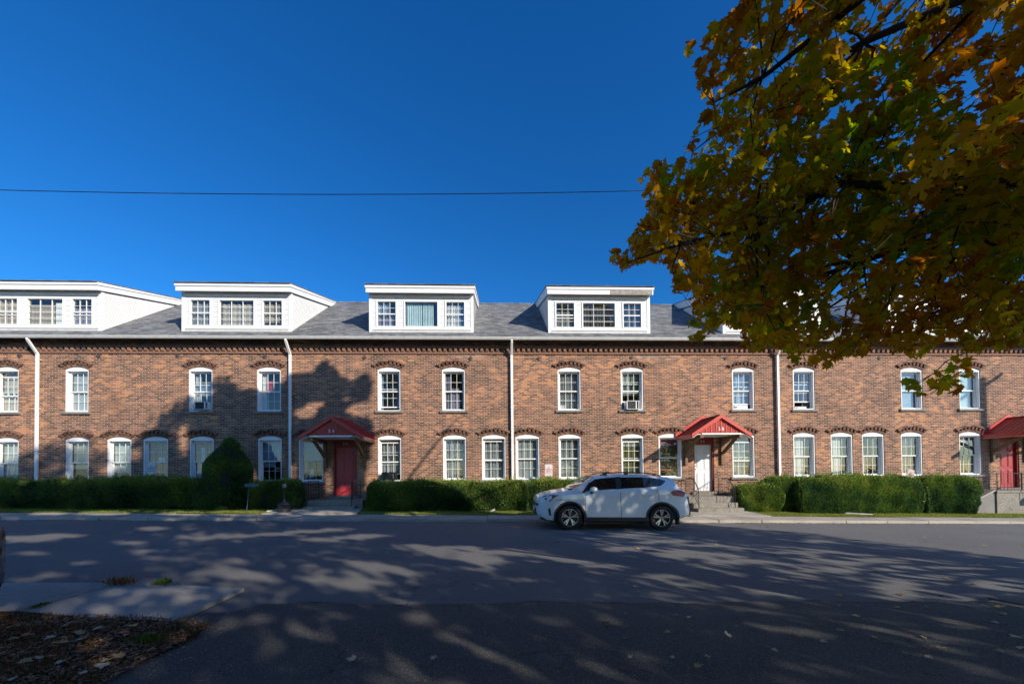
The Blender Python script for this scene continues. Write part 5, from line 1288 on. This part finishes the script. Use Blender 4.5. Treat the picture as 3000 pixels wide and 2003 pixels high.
def make_maple():
    rng = np.random.default_rng(21); base = (8.3, -15.2, gz(8.3))
    E = empty('maple_tree', base, 0, 'large maple with green, gold and brown autumn leaves filling the upper right', 'tree')
    o = np.array(base)
    # candidate clusters: inside a big ellipsoid crown
    cen, rad = np.array([7.6, -14.2, 8.6]), np.array([8.2, 7.2, 7.6])
    def sample(n, lo, hi):
        P = rng.uniform(lo, hi, (n, 3)); q = ((P-cen)/rad); return P[(q**2).sum(1)*(1+.12*wobble(P, np.random.default_rng(5))) < 1]
    P = sample(90000, cen-rad, cen+rad)
    P = P[P[:, 2] > 2.9]
    dist = np.linalg.norm(P-CP, axis=1); P = P[dist > 4.6]
    ok, inf = crown_ok(P); P = P[ok]; inf = inf[ok]
    m = shade_ok(P); P = P[m]; inf = inf[m]
    dens = wobble(P, np.random.default_rng(9), .8)
    # denser near the surface facing the camera; gaps where the noise is low
    keep = rng.uniform(0, 1, len(P)) < np.where(dens < -.22, .10, 1.0)
    P = P[keep]; inf = inf[keep]
    fi, ou = P[inf], P[~inf]; fd = np.linalg.norm(fi-CP, axis=1); fi = fi[fd < 9.2]; fi = fi[:NCL]
    Wz = ou[:, 2]+SUND[2]*(-ou[:, 1]/SUND[1]); ou = ou[(Wz > -.5) | (rng.uniform(0, 1, len(ou)) < .08)][:NOUT]
    # trunk and limbs
    tb = MB(); tb.tube([(0, 0, -.2), (0, 0, .1), (-.05, .02, 1.2), (-.1, 0, 2.6), (-.15, .05, 3.6), (-.1, .1, 6), (0, .1, 9), (0, .2, 12)], [.52, .42, .36, .33, .32, .24, .15, .05], 14)
    tr = tb.build('trunk', BARK, E, smooth=True)
    lb = MB(); st = np.array([-.12, .03, 3.4])
    T = [np.array(t)-o for t in ((2.4, -12.6, 5.6), (1.9, -11.2, 4.6), (3.0, -11.0, 6.4), (3.6, -10.0, 4.3), (5.3, -9.2, 5.2), (4.2, -12.3, 7.4), (7.5, -8.5, 6.0), (6.0, -11.6, 3.6), (5.6, -9.6, 3.9))]
    nodes = limbs(lb, st, T[:5], rng, .085); nodes += limbs(lb, st+np.array([0, 0, .8]), T[5:], rng, .055)
    T2 = [np.array(t)-o for t in ((2.0, -15, 11), (5, -19, 10), (12, -17, 10), (13, -12, 9), (9, -9.5, 11), (8, -20, 12), (7, -14, 14), (4, -12, 12))]
    nodes += limbs(lb, st+np.array([0, .05, 2.4]), T2, rng, .12)
    NP = np.array([n[0] for n in nodes]); NR = np.array([n[1] for n in nodes])
    # secondary branches
    sec = []; idx = rng.choice(len(fi), min(150, len(fi)), replace=False)
    for i in idx:
        q = fi[i]-o; d = np.linalg.norm(NP-q, axis=1)+np.where(NP[:, 0] < q[0]-.3, 3, 0); j = int(np.argmin(d)); a = NP[j]
        L = np.linalg.norm(q-a)
        if L > 3.5 or not crown_ok(np.array([q*.75+a*.25, (q+a)/2+np.array([0, 0, L*.1]), q*.25+a*.75])+o)[0].all(): continue
        mid = (a+q)/2+rng.normal(0, L*.08, 3)+np.array([0, 0, L*.10]); pts = [a, a*.6+mid*.4+rng.normal(0, L*.02, 3), mid, mid*.5+q*.5+rng.normal(0, L*.03, 3), q]
        r = min(.03, NR[j]*.6, .012+.01*L); lb.tube([tuple(p) for p in pts], [r, r*.85, r*.65, r*.45, .004], 5); sec += pts[1:]
    NP2 = np.concatenate([NP, np.array(sec)]) if sec else NP
    tw = MB(); axes = []
    for q in fi-o:
        d = np.linalg.norm(NP2-q, axis=1); j = int(np.argmin(d)); a = NP2[j]; L = d[j]
        dr_ = (q-a)/max(L, 1e-3)*.26+rng.normal(0, .12, 3)+np.array([0, 0, -.09]); axes.append(dr_)
        ends = np.array([q+dr_*1.05, q-dr_*1.05, (q+a)/2, q+dr_*.5, q*.75+a*.25, q*.25+a*.75])+o
        if not crown_ok(ends)[0].all(): dr_ = dr_*.35
        if not crown_ok(ends)[0][[2, 4, 5]].all(): continue
        if L < 1.3:
            mid = (a+q)/2+rng.normal(0, .06*L, 3)+np.array([0, 0, .06*L]); tw.tube([tuple(a), tuple(mid), tuple(q), tuple(q+dr_*1.0)], [.0055, .0045, .0035, .002], 3, cap=False)
        else: tw.tube([tuple(q-dr_), tuple(q), tuple(q+dr_)], [.004, .0035, .002], 3, cap=False)
    axes = np.array(axes)
    lb.build('limbs', BARK, E, smooth=True); tw.build('twigs', BARK, E)
    # leaves in sprigs along twigs
    nl = 16
    C = np.repeat(fi, nl, 0)+np.repeat(axes, nl, 0)*rng.uniform(-.9, 1.15, (len(fi)*nl, 1))+rng.normal(0, .075, (len(fi)*nl, 3))
    cv = .50+.24*wobble(fi, np.random.default_rng(3), 1.05)+rng.normal(0, .09, len(fi))
    px, py, _ = project(fi); edge = np.clip((2150-px)/700, 0, 1)+np.clip((450-py)/900, 0, .4)
    cv += .30*edge; cv[rng.uniform(0, 1, len(fi)) < .035] = .98
    cv = np.where(cv > .9, np.where(rng.uniform(0, 1, len(fi)) < .2, cv, .8), cv)
    var = np.clip(np.repeat(cv, nl)+rng.normal(0, .075, len(C)), 0, 1)
    ok, _ = crown_ok(C); C = C[ok]; var = var[ok]; m = shade_ok(C); C = C[m]; var = var[m]
    leaf_mesh('foliage', C-o, .122, rng, var, AUT, E)
    C2 = np.repeat(ou, 9, 0)+rng.normal(0, .22, (len(ou)*9, 3)); ok, inf2 = crown_ok(C2); C2 = C2[ok & ~inf2]; C2 = C2[shade_ok(C2)]
    leaf_mesh('foliage', C2-o, .21, rng, np.clip(rng.normal(.5, .2, len(C2)), 0, 1), AUT, E, True)
    # the low twig that dangles in front of the upper windows
    dt = MB(); dd = 4.6
    def W3(px, py, d): r_ = ray(px, py); return CP+r_*(d/r_[1])
    path = [W3(px, py, d)-o for px, py, d in ((2890, 955, 5.6), (2870, 990, 5.4), (2830, 1032, 5.3), (2770, 1060, 5.25), (2740, 1090, 5.2), (2705, 1115, 5.15), (2675, 1128, 5.1))]
    path = [NP2[int(np.argmin(np.linalg.norm(NP2-path[0], axis=1)))]]+path
    dt.tube([tuple(p) for p in path], [.014, .012, .010, .009, .007, .006, .004, .003], 5)
    for a, b in ((4, (2830, 1085, 5.2)), (5, (2745, 1125, 5.1)), (3, (2835, 1062, 5.2))): dt.tube([tuple(path[a]), tuple(W3(*b)-o)], [.005, .002], 4)
    dt.build('twigs', BARK, E)
    pts = [(2672, 1135), (2690, 1140), (2680, 1120), (2700, 1112), (2735, 1118), (2752, 1095), (2770, 1110), (2775, 1085), (2792, 1075), (2800, 1100), (2820, 1072), (2835, 1080), (2842, 1092), (2800, 1145), (2812, 1130), (2728, 1150), (2735, 1135), (2665, 1118), (2760, 1135), (2790, 1120), (2695, 1155)]
    C3 = np.array([W3(a, b, 5.15+.06*((i*7) % 5-2)) for i, (a, b) in enumerate(pts)])-o
    v3 = np.array([.3, .15, .4, .35, .5, .55, .1, .05, .2, .6, .7, .85, .95, .8, .75, .65, .5, .3, .45, .3, .35])
    leaf_mesh('foliage', C3, .16, rng, v3, AUT, E)
    print('leaves', len(C), len(C2), 'clusters', len(fi), len(ou))
NCL, NOUT = 3300, 3600
make_maple()
def make_tree(base, cen, rad, n, seed, label, size=.22, gap=-.25, group='trees behind the viewpoint'):
    rng = np.random.default_rng(seed); o = np.array(base, float); cen = np.array(cen, float); rad = np.array(rad, float)
    E = empty('shade_tree', base, 0, label, 'tree', group)
    P = rng.uniform(-1, 1, (n*4, 3)); P = P[(P**2).sum(1)*(1+.25*wobble(P*4, rng, 1.0)) < 1]*rad+cen
    P = P[wobble(P, rng, .7) > gap]; ok, inf = crown_ok(P); P = P[~inf]; P = P[shade_ok(P)][:n]
    C = np.repeat(P, 6, 0)+rng.normal(0, .28, (len(P)*6, 3)); _, inf = crown_ok(C); C = C[~inf]; C = C[shade_ok(C)]
    leaf_mesh('foliage', C-o, size, rng, np.clip(rng.normal(.4, .22, len(C)), 0, 1), AUT, E, True)
    h = cen[2]+rad[2]*.6-o[2]; tb = MB(); tb.tube([(0, 0, -.2), (.05, 0, h*.3), (0, .1, h*.6), (.1, 0, h)], [.42, .33, .2, .05], 12); tb.build('trunk', BARK, E, smooth=True)
    lb = MB(); limbs(lb, (0.03, .03, h*.32), [tuple((P[i]-o)*.95) for i in rng.choice(len(P), min(12, len(P)), replace=False)], rng, .10); lb.build('limbs', BARK, E)
    print('tree', len(C))
make_tree((0.5, -24.5, gz(0)), (0.5, -24.5, 12.5), (8.0, 6.0, 9.5), 7500, 31, 'broad autumn tree standing behind the viewpoint')
make_tree((10.5, -24, gz(10)), (10.5, -24, 7.5), (6.5, 5.5, 6.5), 3100, 32, 'broad autumn tree standing behind the viewpoint')
make_tree((16, -16, gz(16)), (15.5, -16.5, 7.8), (6, 5.5, 6.5), 1600, 33, 'broad autumn tree standing behind the viewpoint')
make_tree((-9.5, -25, gz(-9)), (-9.5, -25, 8.2), (6.0, 5.5, 6.5), 2200, 34, 'broad autumn tree standing behind the viewpoint')
# small far tree beyond the gable end
rng = np.random.default_rng(77); bx, by = 31.0, 12.0
E = empty('far_tree', (bx, by, gz(31)), 0, 'thin russet tree rising beyond the right end of the roof', 'tree')
P = rng.normal(0, 1, (1500, 3)); P /= np.linalg.norm(P, axis=1)[:, None]; P *= (rng.uniform(.3, 1, 1500)**.5)[:, None]; P = P*np.array([3.2, 3, 5.0])+np.array([0, 0, 9.5])
leaf_mesh('foliage', np.repeat(P, 3, 0)+rng.normal(0, .25, (4500, 3)), .16, rng, np.clip(rng.normal(.6, .2, 4500), 0, 1), AUT, E, True)
tb = MB(); tb.tube([(0, 0, -.2), (.1, 0, 5), (0, 0, 13)], [.28, .2, .03], 8); limbs(tb, (0, 0, 5), [tuple(p) for p in P[:26]], rng, .05); tb.build('trunk', BARK, E)

# ------------------------------------------------------------------ houses across the street, mirrored in the panes
def make_house(x, y, w, d, h, col, label):
    E = empty('far_house', (x, y, gz(x)), 0, label, 'house', 'houses across the street')
    cm = simple('house_siding', col, .7)
    MB().box(-w/2, w/2, -d, 0, -.5, h).build('wall', cm, E)
    MB().prism([(-w/2-.4, h), (w/2+.4, h), (0, h+w*.38)], 'y', -d-.3, .3).build('roof', SHING, E)
    for i in range(3):
        for z in (1, 3.8):
            xx = -w/2+w*(i+.5)/3; MB().box(xx-.45, xx+.45, .002, .06, z, z+1.5).build('window', [WHITE], E)
make_house(-14, -42, 9, 9, 6.2, (.55, .53, .48), 'cream gabled house across the street, leftmost behind the viewpoint')
make_house(2, -44, 10, 9, 6.4, (.30, .33, .36), 'grey gabled house across the street, middle one behind the viewpoint')
make_house(19, -43, 9, 9, 6.0, (.45, .36, .28), 'tan gabled house across the street, rightmost behind the viewpoint')

# ------------------------------------------------------------------ fallen leaves, litter, weeds
FALL = [simple('tan_leaf', (.34, .23, .10), .7), simple('yellow_leaf', (.40, .31, .07), .6), simple('brown_leaf', (.13, .07, .04), .8), simple('pale_leaf', (.42, .37, .26), .7), simple('rust_leaf', (.30, .11, .04), .7)]
FN = ['tan', 'yellow', 'dark brown', 'pale', 'rust coloured']
rng = np.random.default_rng(90); protos = []
for mi, mt in enumerate(FALL):
    for v in range(2):
        a, b = rng.uniform(.3, .9), rng.uniform(0, .6)
        T = OUTER*.085; m = MB(); vs = [(x, y, .012+a*(x*x)*6+b*(y*y)*5*(1 if v else -.2)) for x, y in T]+[(0, 0, .010)]
        n = len(T); m.add(vs, [(n, i, (i+1) % n) for i in range(n)]); m.add([(0, -.06, .012), (.004, -.06, .012), (.012, -.12, .02), (.008, -.12, .02)], [(0, 1, 2, 3)])
        me = m.build('fallen_leaf', mt).data; ob = [o_ for o_ in COL.objects if o_.data is me][0]; COL.objects.unlink(ob); bpy.data.objects.remove(ob); protos.append((me, mi))
def drop(x, y, z, mi=None, s=1.0, where='dark asphalt'):
    c = [p for p in protos if mi is None or p[1] == mi]; me, k = c[rng.integers(len(c))]
    o_ = bpy.data.objects.new('fallen_leaf', me); COL.objects.link(o_); o_.location = (x, y, z); o_.rotation_euler = (rng.normal(0, .15), rng.normal(0, .15), rng.uniform(0, 6.28)); o_.scale = (s,)*3
    tag(o_, FN[k]+' fallen maple leaf lying on the '+where, 'leaf', FN[k]+' leaves on the '+where)
def surf_z(x, y):
    return .05 if y < -12.0 and x > -2.9 else 0.0
seen = [(1215, 1720, 2), (315, 1517, 2), (1510, 1708, 3), (1718, 1682, 2), (1595, 1774, 2), (1638, 1771, 1), (1775, 1827, 2), (1030, 1929, 3), (2405, 1774, 1), (2630, 1778, 0), (2508, 1803, 1), (2462, 1845, 0), (2600, 1880, 2), (2450, 1703, 0), (2940, 1797, 1), (2932, 1777, 1),
        (2975, 1865, 3), (2640, 1740, 2), (2050, 1723, 0), (2457, 1742, 1), (2275, 1705, 1), (2860, 1668, 2), (2435, 1549, 0), (2710, 1573, 0), (2745, 1603, 0), (2757, 1573, 0), (2885, 1597, 0), (2945, 1566, 0), (2875, 1557, 0), (2250, 1543, 0), (2180, 1539, 0), (2650, 1569, 0),
        (2990, 1599, 0), (2920, 1561, 0), (2760, 1898, 0), (2720, 1895, 2), (2340, 1860, 0), (2860, 1710, 0), (2790, 1699, 1), (2870, 1655, 0), (2200, 1600, 1), (1315, 1571, 2), (1870, 1607, 0), (1862, 1718, 3), (2270, 1624, 3), (2130, 1857, 3), (2770, 1625, 0), (2100, 1596, 1), (600, 1598, 2), (415, 1775, 2)]
for px, py, mi in seen:
    p = onG(px, py, .01); sz = surf_z(p[0], p[1]); p = onG(px, py, sz+.01); drop(p[0], p[1], gz(p[0])+sz+.004, mi, rng.uniform(.8, 1.15), 'sunlit asphalt' if (px > 2100 and py < 1620) else ('pavement slab' if px == 415 else 'dark asphalt'))
for i in range(95):
    px = 800+2200*rng.uniform(0, 1)**.6; py = rng.uniform(1545, 1990); p = onG(px, py); sz = surf_z(p[0], p[1])
    if p[1] < -14.2 or (1 < p[0] < 6 and p[1] > -5.8): continue
    drop(p[0], p[1], gz(p[0])+sz+.004, [0, 0, 2, 2, 3][rng.integers(5)], rng.uniform(.4, .8))
for i in range(120):
    x = 6.5+15*rng.uniform(0, 1); y = rng.uniform(-3.75, -3.6) if rng.uniform() < .6 else rng.uniform(-2.35, -1.6)
    drop(x, y, gz(x)+(.004 if y < -3 else .125+(y+2.42)*.037), [0, 0, 1, 4][rng.integers(4)], rng.uniform(.5, .9), 'asphalt beside the kerb' if y < -3 else 'lawn strip')
for i in range(14):
    x = rng.uniform(-17, 1); drop(x, rng.uniform(-3.72, -3.6), gz(x)+.004, 2, rng.uniform(.6, 1.0), 'asphalt beside the kerb')
for i in range(70):
    x, y = rng.uniform(-5.6, -3.05), rng.uniform(-13.7, -12.5)
    drop(x, y, gz(x)+.075, [0, 2, 3, 4, 3, 2][rng.integers(6)], rng.uniform(.6, 1.1), 'brown verge')
p = onG(392, 1840, .07); drop(p[0], p[1], gz(p[0])+.09, 1, 1.0, 'brown verge')
# litter: chaff and crumbled leaves (uncountable), grass stubble
DRYG = leaf_mat('dry_grass', [(0, (.04, .035, .015)), (.3, (.12, .065, .032)), (.7, (.26, .145, .08)), (1, (.42, .32, .22))], .2, .1)
def scatter(name, n, fn, L, W, seed, lo, hi, up, mat=None, label=None, cat=None):
    r = np.random.default_rng(seed); P = fn(r, n); N_ = np.zeros_like(P); N_[:, 2] = up
    V, Fc = sprays(P, N_, r, L, W, up)
    if name == 'leaf_litter': V[:, 2] = np.repeat(P[:, 2], 4)+.004+(V[:, 2]-np.repeat(P[:, 2], 4))*.3
    o_ = np_mesh(name, V, Fc, mat or DRYG, None, np.repeat(r.uniform(lo, hi, len(P)), 4)); o_['kind'] = 'stuff'
    if label: o_['label'] = label; o_['category'] = cat
    return o_
def gzv(x): return -.0195*x
def verge(r, n):
    x = r.uniform(-6.2, -2.85, n); y = r.uniform(-14.2, -12.3, n); e = -12.16-(x+5.3)*.17; m = (y < e+.05*r.normal(size=n)) & ((x < -3.0+.1*r.normal(size=n)) | (y < -12.55)); x, y = x[m], y[m]
    return np.stack([x, y, gzv(x)+.065], 1)
scatter('leaf_litter', 22000, verge, .030, .014, 1, .1, 1, .12, label='brown crumbled leaves and dead grass on the verge at bottom left', cat='leaf litter')
def verge2(r, n):
    P = verge(r, n*2); g_ = np.sin(P[:, 0]*5+1)*np.sin(P[:, 1]*6) > .1; return P[g_][:n]
scatter('grass', 5000, verge2, .045, .004, 2, 0, .45, 1.0, label='short worn grass tufts on the brown verge', cat='grass')
def strip(r, n):
    x = r.uniform(-20, 25, n); y = r.uniform(-2.46, -.9, n); m = ~((x > -8.0) & (x < -5.2)) & ~((x > 7.3) & (x < 10.1)); x, y = x[m], y[m]
    return np.stack([x, y, gzv(x)+.118+(y+2.42)*.037], 1)
LAWNB = leaf_mat('lawn_blades', [(0, (.08, .13, .015)), (.6, (.20, .25, .03)), (1, (.36, .35, .09))], .3, .1)
scatter('grass', 26000, strip, .035, .007, 3, 0, 1, 1.3, LAWNB, 'thin mown grass strip between the hedges and the pavement', 'grass')
def kerb(r, n):
    x = r.uniform(-18, 24, n); y = -3.60-np.abs(r.normal(0, .05, n)); m = (np.sin(x*1.3)+np.sin(x*3.1+1) > .1) | (x > 8); x, y = x[m], y[m]
    return np.stack([x, y, gzv(x)+.008], 1)
scatter('leaf_litter', 3500, kerb, .035, .016, 4, .3, 1, .15, label='crumbled leaves drifted along the foot of the far kerb', cat='leaf litter')
def chaff(r, n):
    a = r.uniform(0, 1, n); x = np.where(a < .35, r.uniform(-3.1, -2.5, n), r.uniform(-3, 7, n)); y = np.where(a < .35, -12.6-r.uniform(0, 1.0, n), np.where(a < .6, -11.92+r.normal(0, .05, n), r.uniform(-14, -9, n)))
    m = (a < .6) | (r.uniform(0, 1, n) < .5); x, y, a = x[m], y[m], a[m]
    return np.stack([x, y, gzv(x)+np.where((y < -12.0) & (x > -3.3), .052, np.where(y < -11.9, .045, .006))], 1)
CH = leaf_mat('pale_chaff', [(0, (.12, .08, .05)), (1, (.40, .34, .27))], .1, .1)
scatter('leaf_litter', 700, chaff, .024, .005, 5, 0, 1, .02, CH, 'pale seed chaff scattered over the near asphalt', 'leaf litter')
GRN = leaf_mat('weed_leaves', [(0, (.02, .06, .01)), (1, (.09, .16, .03))], .3, .2)
for px, py, w_, h_, lb_, dry in ((665, 1520, .30, .16, 'green weed tuft growing from the kerb left of the cigarette bin', 0), (700, 1521, .14, .07, 'tiny dry weed at the kerb near the cigarette bin', 1), (840, 1521, .25, .07, 'low green weed at the kerb below the cigarette bin', 0), (240, 1517, .5, .10, 'dry weed patch at the far kerb on the left', 1), (30, 1517, .6, .10, 'dry leaves and weed at the far kerb by the left edge', 1),
                              (350, 1716, .34, .10, 'dry brown weed tuft on the near pavement edge', 1), (478, 1716, .15, .075, 'small green weed on the near pavement edge', 0), (432, 1889, .22, .06, 'bright green clover clump on the brown verge', 0), (120, 1782, .1, .02, 'green sprig in the near pavement joint', 0)):
    p = onG(px, py, .02); r = np.random.default_rng(px); n = 260
    P = np.stack([r.normal(0, w_*.3, n), r.normal(0, .04, n), np.abs(r.normal(0, h_*.3, n))], 1); Nn = np.stack([P[:, 0]*4, P[:, 1]*3, np.full(n, .8)], 1)
    V, Fc = sprays(P, Nn, r, h_*.5, .007, .7)
    o_ = np_mesh('weed', V, Fc, DRYG if dry else GRN, None, np.repeat(r.uniform(.2, 1, n), 4)); o_.location = (p[0], p[1], gz(p[0])+(.06 if py > 1700 else .0)); tag(o_, lb_, 'weed', 'weeds along the pavement edges')
